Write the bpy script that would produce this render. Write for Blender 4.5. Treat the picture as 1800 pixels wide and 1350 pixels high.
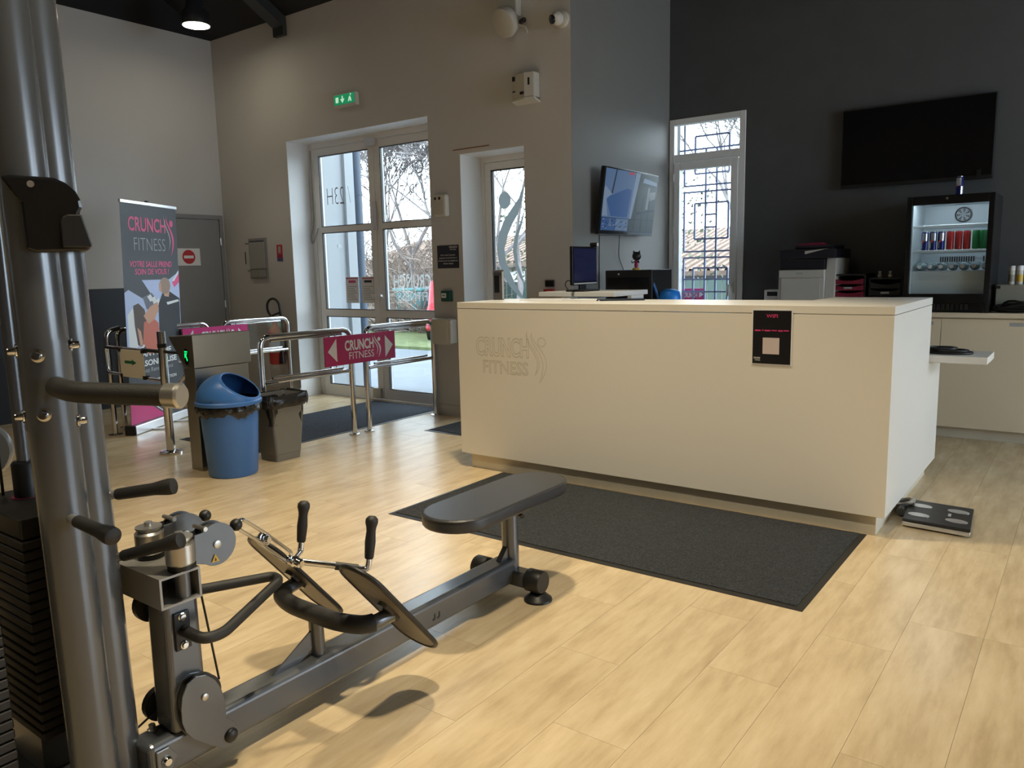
import bpy, math, random
from mathutils import Vector, Matrix
random.seed(7)
S = bpy.context.scene
COL = S.collection
for o in list(bpy.data.objects):
    bpy.data.objects.remove(o)

# ------------------------------------------------------------------ camera
FPX, YAW, PITCH, ROLL, CAMH = 1372.454, math.radians(36.821), math.radians(8.355), math.radians(-1.28), 1.318
_F = Vector((-math.sin(YAW) * math.cos(PITCH), math.cos(YAW) * math.cos(PITCH), -math.sin(PITCH)))
_R = Vector((math.cos(YAW), math.sin(YAW), 0))
_U = _R.cross(_F)
_R2 = _R * math.cos(ROLL) + _U * math.sin(ROLL)
_U2 = -_R * math.sin(ROLL) + _U * math.cos(ROLL)
cd = bpy.data.cameras.new('camera')
cam = bpy.data.objects.new('camera', cd)
COL.objects.link(cam)
cd.sensor_width = 36
cd.lens = FPX / 1800 * 36
cd.clip_start = .05
m = Matrix((_R2, _U2, -_F)).transposed().to_4x4()
m.translation = (0, 0, CAMH)
cam.matrix_world = m
S.camera = cam

# ------------------------------------------------------------------ sky, exposure
W = bpy.data.worlds.new('overcast_sky')
S.world = W
W.use_nodes = True
nt = W.node_tree
bg = nt.nodes['Background']
bg.inputs[0].default_value = (.76, .89, 1.0, 1)
bg.inputs[1].default_value = 8.0
S.view_settings.view_transform = 'Standard'
S.view_settings.look = 'None'
S.view_settings.exposure = 0.0
S.view_settings.gamma = 1
S.view_settings.use_curve_mapping = False
S.cycles.max_bounces = 5
S.cycles.diffuse_bounces = 3
S.cycles.transparent_max_bounces = 12
S.cycles.use_denoising = True
S.cycles.sample_clamp_indirect = 6
S.cycles.glossy_bounces = 3
S.cycles.caustics_reflective = False
S.cycles.caustics_refractive = False
S.cycles.use_adaptive_sampling = True
S.cycles.adaptive_threshold = .03

LAMP_W = 800        # watts of one hall lamp
LAMP_COL = (1.0, .86, .61)

# ------------------------------------------------------------------ helpers
ORG = {}


def tag(o, label=None, cat=None, group=None, kind=None):
    if label: o['label'] = label
    if cat: o['category'] = cat
    if group: o['group'] = group
    if kind: o['kind'] = kind
    return o


def thing(name, loc, label, cat, group=None, kind=None):
    o = bpy.data.objects.new(name, None)
    o.empty_display_size = .1
    COL.objects.link(o)
    o.location = loc
    ORG[o] = Vector(loc)
    return tag(o, label, cat, group, kind)


class MB:
    """collects geometry in world coordinates"""
    def __init__(s):
        s.v = []; s.f = []; s.mi = []

    def add(s, vs, fs, mi=0):
        b = len(s.v)
        s.v += [Vector(x) for x in vs]
        s.f += [[i + b for i in f] for f in fs]
        s.mi += [mi] * len(fs)
        return s

    def box(s, x0, x1, y0, y1, z0, z1, mi=0):
        return s.add([(x0, y0, z0), (x1, y0, z0), (x1, y1, z0), (x0, y1, z0), (x0, y0, z1), (x1, y0, z1), (x1, y1, z1), (x0, y1, z1)],
                     [(3, 2, 1, 0), (4, 5, 6, 7), (0, 1, 5, 4), (1, 2, 6, 5), (2, 3, 7, 6), (3, 0, 4, 7)], mi)

    def obox(s, c, dx, dy, dz, ax=(1, 0, 0), ay=(0, 1, 0), az=(0, 0, 1), mi=0):
        c = Vector(c); ax, ay, az = Vector(ax).normalized(), Vector(ay).normalized(), Vector(az).normalized()
        vs = [c + ax * (dx / 2 * i) + ay * (dy / 2 * j) + az * (dz / 2 * k) for k in (-1, 1) for i, j in ((-1, -1), (1, -1), (1, 1), (-1, 1))]
        return s.add(vs, [(3, 2, 1, 0), (4, 5, 6, 7), (0, 1, 5, 4), (1, 2, 6, 5), (2, 3, 7, 6), (3, 0, 4, 7)], mi)

    def prism(s, poly, d, mi=0):
        """poly: 3-D points of one face, d: extrusion vector"""
        n = len(poly); d = Vector(d)
        a = [Vector(p) for p in poly]
        return s.add(a + [p + d for p in a], [list(range(n))[::-1], list(range(n, 2 * n))] + [[i, (i + 1) % n, n + (i + 1) % n, n + i] for i in range(n)], mi)

    def poly(s, pts, mi=0):
        return s.add(pts, [list(range(len(pts)))], mi)

    def tube(s, path, r, seg=12, caps=True, mi=0, closed=False):
        path = [Vector(p) for p in path]
        n = len(path)
        rs = r if isinstance(r, (list, tuple)) else [r] * n
        t0 = (path[1] - path[0]).normalized()
        u = t0.orthogonal().normalized()
        vs = []
        pt = t0
        for i in range(n):
            if closed: t = (path[(i + 1) % n] - path[i - 1]).normalized()
            elif i == 0: t = t0
            elif i == n - 1: t = (path[-1] - path[-2]).normalized()
            else:
                t = ((path[i + 1] - path[i]).normalized() + (path[i] - path[i - 1]).normalized()).normalized()
            q = pt.rotation_difference(t)
            u = (q @ u); u = (u - t * u.dot(t)).normalized(); w = t.cross(u); pt = t
            for k in range(seg):
                a = 2 * math.pi * k / seg
                vs.append(path[i] + (u * math.cos(a) + w * math.sin(a)) * rs[i])
        fs = []
        for i in range(n if closed else n - 1):
            j = (i + 1) % n
            for k in range(seg):
                fs.append((i * seg + k, i * seg + (k + 1) % seg, j * seg + (k + 1) % seg, j * seg + k))
        if caps and not closed:
            fs.append(tuple(range(seg))[::-1]); fs.append(tuple((n - 1) * seg + k for k in range(seg)))
        return s.add(vs, fs, mi)

    def cyl(s, p0, p1, r, seg=16, mi=0):
        return s.tube([p0, p1], r if isinstance(r, (list, tuple)) else [r, r], seg, True, mi)

    def lathe(s, c, axis, prof, seg=24, mi=0, caps=True):
        """prof: list of (distance along axis, radius)"""
        c = Vector(c); a = Vector(axis).normalized(); u = a.orthogonal().normalized(); w = a.cross(u)
        vs = [c + a * h + (u * math.cos(2 * math.pi * k / seg) + w * math.sin(2 * math.pi * k / seg)) * r for h, r in prof for k in range(seg)]
        n = len(prof)
        fs = [(i * seg + k, i * seg + (k + 1) % seg, (i + 1) * seg + (k + 1) % seg, (i + 1) * seg + k) for i in range(n - 1) for k in range(seg)]
        if caps:
            fs.append(tuple(range(seg))[::-1]); fs.append(tuple((n - 1) * seg + k for k in range(seg)))
        return s.add(vs, fs, mi)

    def ball(s, c, r, seg=16, sc=(1, 1, 1), mi=0):
        pr = [(-math.cos(math.pi * i / 10) * r * sc[2], max(1e-4, math.sin(math.pi * i / 10) * r)) for i in range(11)]
        b = len(s.v)
        s.lathe(c, (0, 0, 1), pr, seg, mi)
        c = Vector(c)
        for i in range(b, len(s.v)):
            d = s.v[i] - c
            s.v[i] = c + Vector((d.x * sc[0], d.y * sc[1], d.z))
        return s

    def build(s, name, mat, parent=None, smooth=None, bevel=0, bseg=2, orgn=None):
        o_ = ORG[parent] if parent is not None else Vector(orgn if orgn is not None else (0, 0, 0))
        me = bpy.data.meshes.new(name)
        me.from_pydata([tuple(p - o_) for p in s.v], [], s.f)
        for mm in (mat if isinstance(mat, (list, tuple)) else [mat]):
            me.materials.append(mm)
        for p, i in zip(me.polygons, s.mi): p.material_index = i
        me.validate()
        ob = bpy.data.objects.new(name, me)
        COL.objects.link(ob)
        if parent is not None: ob.parent = parent
        else: ob.location = o_
        ORG[ob] = o_
        if smooth is not None:
            try: me.set_sharp_from_angle(angle=math.radians(smooth))
            except Exception: pass
            for p in me.polygons: p.use_smooth = True
        if bevel:
            b = ob.modifiers.new('bevel', 'BEVEL'); b.width = bevel; b.segments = bseg; b.limit_method = 'ANGLE'; b.angle_limit = math.radians(40)
        return ob


def box(name, mat, x0, x1, y0, y1, z0, z1, parent=None, bevel=0, bseg=2):
    o = MB().box(x0, x1, y0, y1, z0, z1).build(name, mat, parent, bevel=bevel, bseg=bseg, orgn=((x0 + x1) / 2, (y0 + y1) / 2, z0))
    return o


def frame(mb, x0, x1, z0, z1, y0, y1, wl, wr=None, wb=None, wt=None):
    """four bars that meet without overlapping"""
    wr = wl if wr is None else wr; wb = wl if wb is None else wb; wt = wl if wt is None else wt
    mb.box(x0, x0 + wl, y0, y1, z0, z1); mb.box(x1 - wr, x1, y0, y1, z0, z1)
    mb.box(x0 + wl + .0002, x1 - wr - .0002, y0, y1, z1 - wt, z1)
    if wb: mb.box(x0 + wl + .0002, x1 - wr - .0002, y0, y1, z0, z0 + wb)
    return mb


def fillet(path, r, n=6):
    path = [Vector(p) for p in path]
    out = [path[0]]
    for i in range(1, len(path) - 1):
        a, b, c = path[i - 1], path[i], path[i + 1]
        d1, d2 = (a - b), (c - b)
        k = min(r, d1.length * .49, d2.length * .49)
        p, q = b + d1.normalized() * k, b + d2.normalized() * k
        for j in range(n + 1):
            t = j / n
            out.append(p * (1 - t) ** 2 + b * (2 * t * (1 - t)) + q * t * t)
    out.append(path[-1])
    return out


def copy_tree(o, parent=None):
    c = o.copy(); COL.objects.link(c); ORG[c] = ORG[o]
    if parent is not None: c.parent = parent
    for ch in list(o.children): copy_tree(ch, c)
    return c


_tc = {}


def text_geo(s, weight=0.0, outline=0.0, spacing=1.0):
    key = (s, weight, outline, spacing)
    if key in _tc: return _tc[key]
    cu = bpy.data.curves.new('t', 'FONT')
    cu.body = s; cu.size = 1; cu.offset = weight; cu.space_character = spacing; cu.resolution_u = 3
    if outline:
        cu.fill_mode = 'NONE'; cu.bevel_depth = outline; cu.bevel_resolution = 0
    ob = bpy.data.objects.new('t', cu); COL.objects.link(ob)
    dg = bpy.context.evaluated_depsgraph_get(); dg.update()
    me = ob.evaluated_get(dg).to_mesh()
    vs = [v.co.copy() for v in me.vertices]; fs = [tuple(p.vertices) for p in me.polygons]
    ob.evaluated_get(dg).to_mesh_clear()
    bpy.data.objects.remove(ob); bpy.data.curves.remove(cu)
    x0 = min(v.x for v in vs); x1 = max(v.x for v in vs); y0 = min(v.y for v in vs); y1 = max(v.y for v in vs)
    vs = [((v.x - x0) / (x1 - x0), (v.y - y0) / (y1 - y0), v.z) for v in vs]
    _tc[key] = (vs, fs)
    return _tc[key]


def put_text(mb, s, o, right, up, w, h, weight=0.0, outline=0.0, slant=0.0, spacing=1.0, mi=0):
    """text stretched into a w x h rectangle whose lower left corner is o"""
    vs, fs = text_geo(s, weight, outline, spacing)
    o = Vector(o); right = Vector(right).normalized(); up = Vector(up).normalized(); nrm = right.cross(up)
    mb.add([o + right * (x * w + slant * y * h) + up * (y * h) + nrm * (z * h) for x, y, z in vs], fs, mi)
    return mb


# logo figure, unit square 0..1 (x right, y up): two crescents and a head
def crescent(pts_a, pts_b, n=12):
    def bez(p, t):
        q = [Vector((x, y)) for x, y in p]
        while len(q) > 1: q = [q[i].lerp(q[i + 1], t) for i in range(len(q) - 1)]
        return q[0]
    return [bez(pts_a, i / n) for i in range(n + 1)] + [bez(pts_b, i / n) for i in range(n, -1, -1)][1:-1]


FIG1 = crescent([(.30, .98), (.05, .72), (.95, .62), (.92, .35), (.62, .0)], [(.30, .98), (.25, .72), (1.2, .62), (1.1, .30), (.62, .0)])
FIG2 = crescent([(.10, 1.0), (-.12, .72), (.62, .58), (.68, .40), (.42, .14)], [(.10, 1.0), (-.02, .72), (.74, .58), (.80, .38), (.42, .14)])
HEAD = [(.74 + .17 * math.cos(2 * math.pi * i / 18), .80 + .085 * math.sin(2 * math.pi * i / 18)) for i in range(18)]


def put_shape(mb, pts, o, right, up, w, h, mi=0):
    o = Vector(o); right = Vector(right).normalized(); up = Vector(up).normalized()
    P = [o + right * (p[0] * w) + up * (p[1] * h) for p in pts]
    n = len(P)
    if n == 18: return mb.poly(P, mi)
    h_ = n // 2                       # crescents as a strip of quads
    for i in range(h_):
        a, b = P[i], P[i + 1]
        c, d = P[(n - i - 1) % n], P[(n - i) % n]
        mb.add([a, b, c, d], [(0, 1, 2, 3)], mi)
    return mb


# ------------------------------------------------------------------ materials
def mat(name, col, rough=.5, metal=0, spec=.5, bump=0, bscale=80, var=0, vscale=4, emis=None, estr=0, coat=0):
    M = bpy.data.materials.new(name); M.use_nodes = True
    n = M.node_tree.nodes; l = M.node_tree.links; b = n['Principled BSDF']
    c = (*col, 1)
    b.inputs['Base Color'].default_value = c
    b.inputs['Roughness'].default_value = rough
    b.inputs['Metallic'].default_value = metal
    b.inputs['Specular IOR Level'].default_value = spec
    if coat: b.inputs['Coat Weight'].default_value = coat; b.inputs['Coat Roughness'].default_value = .15
    if emis:
        b.inputs['Emission Color'].default_value = (*emis, 1); b.inputs['Emission Strength'].default_value = estr
    if bump or var:
        g = n.new('ShaderNodeNewGeometry')
    if var:
        t = n.new('ShaderNodeTexNoise'); t.inputs['Scale'].default_value = vscale; t.inputs['Detail'].default_value = 4
        l.new(g.outputs['Position'], t.inputs['Vector'])
        mp = n.new('ShaderNodeMapRange'); mp.inputs[1].default_value = .3; mp.inputs[2].default_value = .7
        mp.inputs[3].default_value = 1 - var; mp.inputs[4].default_value = 1 + var
        l.new(t.outputs[0], mp.inputs[0])
        mx = n.new('ShaderNodeVectorMath'); mx.operation = 'SCALE'; mx.inputs[0].default_value = col
        l.new(mp.outputs[0], mx.inputs['Scale']); l.new(mx.outputs[0], b.inputs['Base Color'])
    if bump:
        t2 = n.new('ShaderNodeTexNoise'); t2.inputs['Scale'].default_value = bscale; t2.inputs['Detail'].default_value = 3
        l.new(g.outputs['Position'], t2.inputs['Vector'])
        bp = n.new('ShaderNodeBump'); bp.inputs['Strength'].default_value = bump; bp.inputs['Distance'].default_value = .004
        l.new(t2.outputs[0], bp.inputs['Height']); l.new(bp.outputs[0], b.inputs['Normal'])
    return M


M = {}
M['white_wall'] = mat('white_wall_paint', (.57, .56, .565), .75, bump=.12, bscale=120, var=.03, vscale=1.2)
M['reveal'] = mat('daylit_reveal_white', (.80, .80, .80), .6)  # wall paint lightened: daylight on the reveals is put into the colour
M['grey_wall'] = mat('grey_wall_paint', (.21, .20, .19), .6, bump=.1, bscale=120, var=.04, vscale=1.5)
M['navy_wall'] = mat('navy_wall_paint', (.080, .083, .088), .6, bump=.1, bscale=120, var=.06)
M['dark_wain'] = mat('dark_wainscot_paint', (.022, .024, .034), .5)
M['black_paint'] = mat('black_ceiling_paint', (.012, .012, .016), .8)
M['beam_black'] = mat('dark_steel_beam', (.03, .033, .036), .5)
M['pvc'] = mat('white_pvc_frame', (.84, .84, .84), .35)
M['door_grey'] = mat('grey_door_paint', (.25, .25, .26), .5, var=.03)
M['desk'] = mat('cream_desk_laminate', (.72, .67, .56), .42, var=.015, vscale=2)
M['desk_white'] = mat('white_desk_laminate', (.80, .80, .80), .38)
M['groove_shade'] = mat('groove_shade_beige', (.45, .40, .31), .7)  # desk laminate darkened to stand for shade inside the engraving
M['plinth'] = mat('plinth_laminate', (.66, .61, .50), .5, var=.05, vscale=9)
M['shadow_gap'] = mat('recess_strip', (.20, .17, .14), .6)
M['chrome'] = mat('chrome', (.72, .72, .73), .10, metal=1)
M['steel'] = mat('brushed_steel', (.36, .335, .285), .34, metal=1, var=.06, vscale=3)
M['alu'] = mat('aluminium', (.72, .72, .74), .35, metal=.8)
M['silver'] = mat('silver_grey_lacquer', (.135, .145, .16), .27, metal=.5, coat=.35)
M['silver_dark'] = mat('grey_frame_lacquer', (.16, .17, .18), .34, metal=.5, coat=.3)
M['satin'] = mat('satin_metal', (.58, .56, .52), .32, metal=.9)
M['foam'] = mat('black_foam_grip', (.018, .017, .016), .52, bump=.3, bscale=500)
M['rubber'] = mat('black_rubber', (.012, .012, .012), .45)
M['gloss_black'] = mat('glossy_black_plastic', (.008, .008, .009), .16)
M['black'] = mat('black_plastic', (.013, .013, .015), .4)
M['vinyl'] = mat('black_seat_vinyl', (.035, .036, .040), .34, bump=.15, bscale=350)
M['iron'] = mat('dark_iron_plate', (.012, .0105, .0095), .5, var=.2, vscale=20)
M['plate_face'] = mat('scuffed_foot_plate', (.20, .18, .155), .42, var=.25, vscale=8)
M['blue'] = mat('blue_plastic', (.045, .16, .46), .38)
M['blue_b'] = mat('bright_blue_plastic', (.02, .25, .85), .4)
M['grey_bin'] = mat('grey_bin_plastic', (.18, .175, .155), .45)
M['bag'] = mat('black_bin_bag', (.018, .017, .016), .25, bump=1.0, bscale=45)
M['magenta'] = mat('magenta_board', (.46, .022, .125), .4)
M['magenta_b'] = mat('bright_magenta_board', (.62, .03, .20), .4)
M['white_print'] = mat('white_print', (.80, .80, .80), .5)
M['cream_panel'] = mat('cream_panel', (.74, .68, .56), .45)
M['green_print'] = mat('green_print', (.02, .16, .06), .5)
M['pink_print'] = mat('pink_print', (.80, .10, .26), .5)
M['grey_print'] = mat('grey_print', (.38, .40, .42), .5)
M['banner'] = mat('grey_banner_vinyl', (.060, .064, .072), .5)
M['banner_pale'] = mat('banner_pale_blue', (.50, .57, .80), .5)
M['banner_skin'] = mat('banner_skin_print', (.62, .33, .22), .5)
M['banner_hair'] = mat('banner_hair_print', (.36, .24, .18), .5)
M['banner_dark'] = mat('banner_black_shirt_print', (.028, .030, .036), .5)
M['banner_brown'] = mat('banner_brown_print', (.10, .065, .055), .5)
M['banner_orange'] = mat('banner_coral_print', (.62, .17, .11), .5)
M['banner_mid'] = mat('banner_mid_print', (.16, .16, .20), .5)
M['red'] = mat('red_print', (.52, .03, .04), .45)
M['red_paint'] = mat('red_gloss_paint', (.55, .02, .02), .3)
M['paper'] = mat('white_paper', (.78, .78, .80), .6)
M['maroon'] = mat('maroon_print', (.30, .02, .07), .5)
M['sign_navy'] = mat('dark_sign_print', (.012, .014, .026), .4)
M['black_poster'] = mat('black_poster_print', (.008, .008, .011), .3)
M['dull_pink'] = mat('dull_pink_print', (.55, .04, .16), .5)
M['offwhite'] = mat('off_white_plastic', (.60, .58, .53), .45)
M['ivory'] = mat('beige_plastic', (.50, .48, .43), .45)
M['exit_green'] = mat('exit_green', (.0, .22, .10), .4, emis=(.0, .5, .2), estr=.35)
M['exit_white'] = mat('exit_white', (.7, .8, .7), .4, emis=(.6, 1, .7), estr=.6)
M['led_green'] = mat('green_led', (.0, .3, .05), .4, emis=(.0, 1, .12), estr=2.2)
M['call_green'] = mat('call_point_green', (.0, .07, .055), .4)
M['glass_text'] = mat('grey_window_film', (.17, .17, .18), .6)
M['screen_off'] = mat('black_screen', (.006, .006, .007), .12)
M['monitor_on'] = mat('dim_monitor_screen', (.01, .012, .035), .12, emis=(.05, .06, .17), estr=.11)
M['printer_grey'] = mat('printer_grey', (.55, .53, .50), .5)
M['printer_dark'] = mat('printer_navy', (.010, .011, .022), .35)
M['drawer_red'] = mat('drawer_crimson', (.20, .012, .035), .4)
M['ext_white'] = mat('outside_render', (.33, .345, .36), .7)
M['pipe_blue'] = mat('blue_grey_downpipe', (.055, .075, .11), .5)
M['grille'] = mat('grille_steel', (.22, .25, .42), .5)
M['asphalt'] = mat('asphalt', (.125, .14, .16), .85, var=.12, vscale=2)
M['grass'] = mat('winter_grass', (.11, .135, .05), .9, var=.35, vscale=6)
M['bark'] = mat('pale_bark', (.23, .21, .21), .85, var=.2, vscale=6)
M['twig'] = mat('brown_twigs', (.29, .235, .20), .85, var=.3, vscale=3)
M['ivy'] = mat('evergreen_leaves', (.11, .13, .085), .8, var=.3, vscale=3)
M['roof_tile'] = mat('clay_roof_tile', (.21, .145, .11), .8, var=.15, vscale=5)
M['house_wall'] = mat('cream_house_wall', (.30, .28, .25), .8)
M['fence_green'] = mat('green_fence', (.06, .10, .085), .6)
M['car_red'] = mat('red_car_paint', (.30, .01, .02), .25)
M['shelf_wire'] = mat('white_shelf_wire', (.75, .78, .80), .3)
M['fridge_in'] = mat('fridge_liner', (.58, .63, .66), .35, bump=.3, bscale=60)
M['fridge_led'] = mat('fridge_light_strip', (.8, .9, 1), .4, emis=(.75, .9, 1), estr=42)
M['can_blue'] = mat('blue_can', (.02, .03, .20), .25, metal=.5)
M['can_silver'] = mat('silver_can', (.62, .63, .68), .25, metal=.7)
M['can_red'] = mat('red_can', (.46, .03, .03), .3, metal=.3)
M['can_green'] = mat('green_can', (.02, .26, .09), .3, metal=.3)
M['bottle'] = mat('clear_bottle', (.36, .46, .48), .12)
M['yellow'] = mat('yellow_print', (.65, .42, .05), .5)
M['cardboard'] = mat('pale_carton', (.30, .29, .24), .6)
M['lamp_glow'] = mat('lamp_glass_lit', (1, .95, .8), .4, emis=(1, .88, .62), estr=30)
M['lamp_body'] = mat('dark_lamp_housing', (.02, .022, .03), .35)
M['hose'] = mat('black_hose', (.012, .012, .012), .4)
M['ceiling_cone'] = M['lamp_body']
M['car_glass'] = mat('dark_car_glass', (.02, .02, .025), .1)


def glass_mat(name, tint, refl):
    Mx = bpy.data.materials.new(name); Mx.use_nodes = True
    n = Mx.node_tree.nodes; l = Mx.node_tree.links
    n.remove(n['Principled BSDF'])
    tr = n.new('ShaderNodeBsdfTransparent'); tr.inputs[0].default_value = (*tint, 1)
    gl = n.new('ShaderNodeBsdfGlossy'); gl.inputs['Roughness'].default_value = .02
    lw = n.new('ShaderNodeLayerWeight'); lw.inputs[0].default_value = .5
    pw = n.new('ShaderNodeMath'); pw.operation = 'POWER'; pw.inputs[1].default_value = 5; l.new(lw.outputs['Facing'], pw.inputs[0])
    mu = n.new('ShaderNodeMath'); mu.operation = 'MULTIPLY_ADD'; mu.inputs[1].default_value = .92 * refl; mu.inputs[2].default_value = .04 * refl; l.new(pw.outputs[0], mu.inputs[0])
    mx = n.new('ShaderNodeMixShader'); l.new(mu.outputs[0], mx.inputs[0]); l.new(tr.outputs[0], mx.inputs[1]); l.new(gl.outputs[0], mx.inputs[2])
    l.new(mx.outputs[0], n['Material Output'].inputs[0])
    return Mx


M['glass'] = glass_mat('clear_glass', (.95, .97, .97), .8)
M['acrylic'] = glass_mat('clear_acrylic', (.93, .94, .94), 1.0)


def floor_mat(name='vinyl_plank'):
    Mx = bpy.data.materials.new(name); Mx.use_nodes = True
    n = Mx.node_tree.nodes; l = Mx.node_tree.links; b = n['Principled BSDF']
    g = n.new('ShaderNodeNewGeometry'); oi = n.new('ShaderNodeObjectInfo')
    off = n.new('ShaderNodeVectorMath'); off.operation = 'SCALE'; off.inputs[0].default_value = (37, 53, 0); l.new(oi.outputs['Random'], off.inputs['Scale'])
    ad = n.new('ShaderNodeVectorMath'); l.new(g.outputs['Position'], ad.inputs[0]); l.new(off.outputs[0], ad.inputs[1])
    def noise(sx, sy, sc, det, rough=.6):
        mp = n.new('ShaderNodeVectorMath'); mp.operation = 'MULTIPLY'; mp.inputs[1].default_value = (sx, sy, 1); l.new(ad.outputs[0], mp.inputs[0])
        t = n.new('ShaderNodeTexNoise'); t.inputs['Scale'].default_value = sc; t.inputs['Detail'].default_value = det; t.inputs['Roughness'].default_value = rough
        l.new(mp.outputs[0], t.inputs['Vector']); return t
    t1 = noise(1, .20, 13, 7, .62); t2 = noise(1, .10, 46, 4); t3 = noise(1, .40, 3.2, 3)
    r = n.new('ShaderNodeValToRGB'); e = r.color_ramp.elements
    e[0].position = .31; e[0].color = (.44, .325, .185, 1); e[1].position = .71; e[1].color = (.74, .60, .395, 1)
    k = r.color_ramp.elements.new(.5); k.color = (.60, .465, .285, 1)
    mx = n.new('ShaderNodeMath'); mx.operation = 'MULTIPLY_ADD'; mx.inputs[1].default_value = .62; l.new(t1.outputs[0], mx.inputs[0])
    m2 = n.new('ShaderNodeMath'); m2.operation = 'MULTIPLY'; m2.inputs[1].default_value = .18; l.new(t2.outputs[0], m2.inputs[0]); l.new(m2.outputs[0], mx.inputs[2])
    m3 = n.new('ShaderNodeMath'); m3.operation = 'MULTIPLY_ADD'; m3.inputs[1].default_value = .20; l.new(t3.outputs[0], m3.inputs[0]); l.new(mx.outputs[0], m3.inputs[2])
    l.new(m3.outputs[0], r.inputs[0])
    hs = n.new('ShaderNodeHueSaturation'); mr = n.new('ShaderNodeMapRange'); mr.inputs[3].default_value = .985; mr.inputs[4].default_value = 1.015
    l.new(oi.outputs['Random'], mr.inputs[0]); l.new(mr.outputs[0], hs.inputs['Value']); l.new(r.outputs[0], hs.inputs['Color'])
    l.new(hs.outputs[0], b.inputs['Base Color'])
    rr = n.new('ShaderNodeMapRange'); rr.inputs[3].default_value = .23; rr.inputs[4].default_value = .29; l.new(t1.outputs[0], rr.inputs[0]); l.new(rr.outputs[0], b.inputs['Roughness'])
    b.inputs['Specular IOR Level'].default_value = 1.0
    bp = n.new('ShaderNodeBump'); bp.inputs['Strength'].default_value = .12; bp.inputs['Distance'].default_value = .002; l.new(t2.outputs[0], bp.inputs['Height']); l.new(bp.outputs[0], b.inputs['Normal'])
    return Mx


def film_mat(name, col, clear):
    Mx = bpy.data.materials.new(name); Mx.use_nodes = True
    n = Mx.node_tree.nodes; l = Mx.node_tree.links
    n.remove(n['Principled BSDF'])
    tl = n.new('ShaderNodeBsdfTranslucent'); tl.inputs[0].default_value = (*col, 1)
    tr = n.new('ShaderNodeBsdfTransparent')
    mx = n.new('ShaderNodeMixShader'); mx.inputs[0].default_value = clear; l.new(tl.outputs[0], mx.inputs[1]); l.new(tr.outputs[0], mx.inputs[2])
    l.new(mx.outputs[0], n['Material Output'].inputs[0])
    return Mx


M['decal'] = film_mat('frosted_film', (.12, .13, .13), 0.0)
M['white_film'] = film_mat('white_window_film', (.30, .31, .30), .25)


M['floor'] = floor_mat()
M['floor_base'] = mat('floor_joint', (.42, .32, .195), .6)


def mat_mat(name, c0, c1):
    Mx = bpy.data.materials.new(name); Mx.use_nodes = True
    n = Mx.node_tree.nodes; l = Mx.node_tree.links; b = n['Principled BSDF']
    g = n.new('ShaderNodeNewGeometry')
    t = n.new('ShaderNodeTexNoise'); t.inputs['Scale'].default_value = 170; t.inputs['Detail'].default_value = 4; l.new(g.outputs['Position'], t.inputs['Vector'])
    w = n.new('ShaderNodeTexVoronoi'); w.inputs['Scale'].default_value = 120; l.new(g.outputs['Position'], w.inputs['Vector'])
    r = n.new('ShaderNodeValToRGB'); r.color_ramp.elements[0].position = .35; r.color_ramp.elements[1].position = .75
    r.color_ramp.elements[0].color = (*c0, 1); r.color_ramp.elements[1].color = (*c1, 1)
    l.new(t.outputs[0], r.inputs[0]); l.new(r.outputs[0], b.inputs['Base Color'])
    b.inputs['Roughness'].default_value = .95; b.inputs['Specular IOR Level'].default_value = .15
    bp = n.new('ShaderNodeBump'); bp.inputs['Strength'].default_value = .8; bp.inputs['Distance'].default_value = .006
    l.new(w.outputs['Distance'], bp.inputs['Height']); l.new(bp.outputs[0], b.inputs['Normal'])
    return Mx


M['mat_char'] = mat_mat('charcoal_mat', (.021, .023, .025), (.064, .068, .072))
M['mat_blue'] = mat_mat('dark_blue_grey_mat', (.028, .031, .038), (.075, .083, .10))

# ================================================================== STRUCTURE
XL, YE, YA, XA, XR, YB = -8.02, 5.314, 7.045, -3.35, 4.2, -5.0
ZW = 3.875                                   # height where the white walls meet the black roof
SL = .57                                     # roof slope


def struct(o, label, cat):
    return tag(o, label, cat, kind='structure')


fl = box('floor', M['floor_base'], XL - .2, XR + .2, YB - .2, 5.72, -.08, -.004)
fl2 = None
struct(fl, 'beige wood-look vinyl plank floor of the hall', 'floor')
o = box('floor_alcove', M['floor_base'], XA - .2, XR + .2, 5.72, YA + .25, -.08, -.004)
struct(o, 'beige vinyl floor under the white back counter', 'floor')


def px(p):
    d = Vector(p) - Vector((0, 0, CAMH)); k = d.dot(_F)
    if k < .2: return None
    return 900 + FPX * d.dot(_R2) / k, 675 - FPX * d.dot(_U2) / k


PW, PL, GAP = .24, .96, .0009
planks = []
ix0 = int(math.floor((XL + .714) / PW)) - 1
for ix in range(ix0, 22):
    xa = -.714 + ix * PW; xb = xa + PW
    if xb > XR + .05 or xa < XL - .3: continue
    xa = max(xa, XL)
    offy = ((ix * 7) % 12) / 12 * PL + (2.48 if ix == 1 else 2.76 if ix == 0 else 0)
    k0 = int(math.floor((YB - offy) / PL))
    for k in range(k0, k0 + 20):
        ya = offy + k * PL; yb = ya + PL
        top = YA if xa >= XA - .01 else 5.70
        ya = max(ya, YB); yb = min(yb, top)
        if yb - ya < .02: continue
        q = [px((x, y, 0)) for x, y in ((xa, ya), (xb, ya), (xb, yb), (xa, yb))]
        area = 0
        if all(q):
            cx = sum(p[0] for p in q) / 4; cy = sum(p[1] for p in q) / 4
            if -120 < cx < 1920 and 300 < cy < 1500:
                area = abs(sum(q[i][0] * q[(i + 1) % 4][1] - q[(i + 1) % 4][0] * q[i][1] for i in range(4))) / 2
        planks.append((area, xa, xb, ya, yb))
planks.sort(reverse=True)
_pm = {}
rest = MB()
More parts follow.
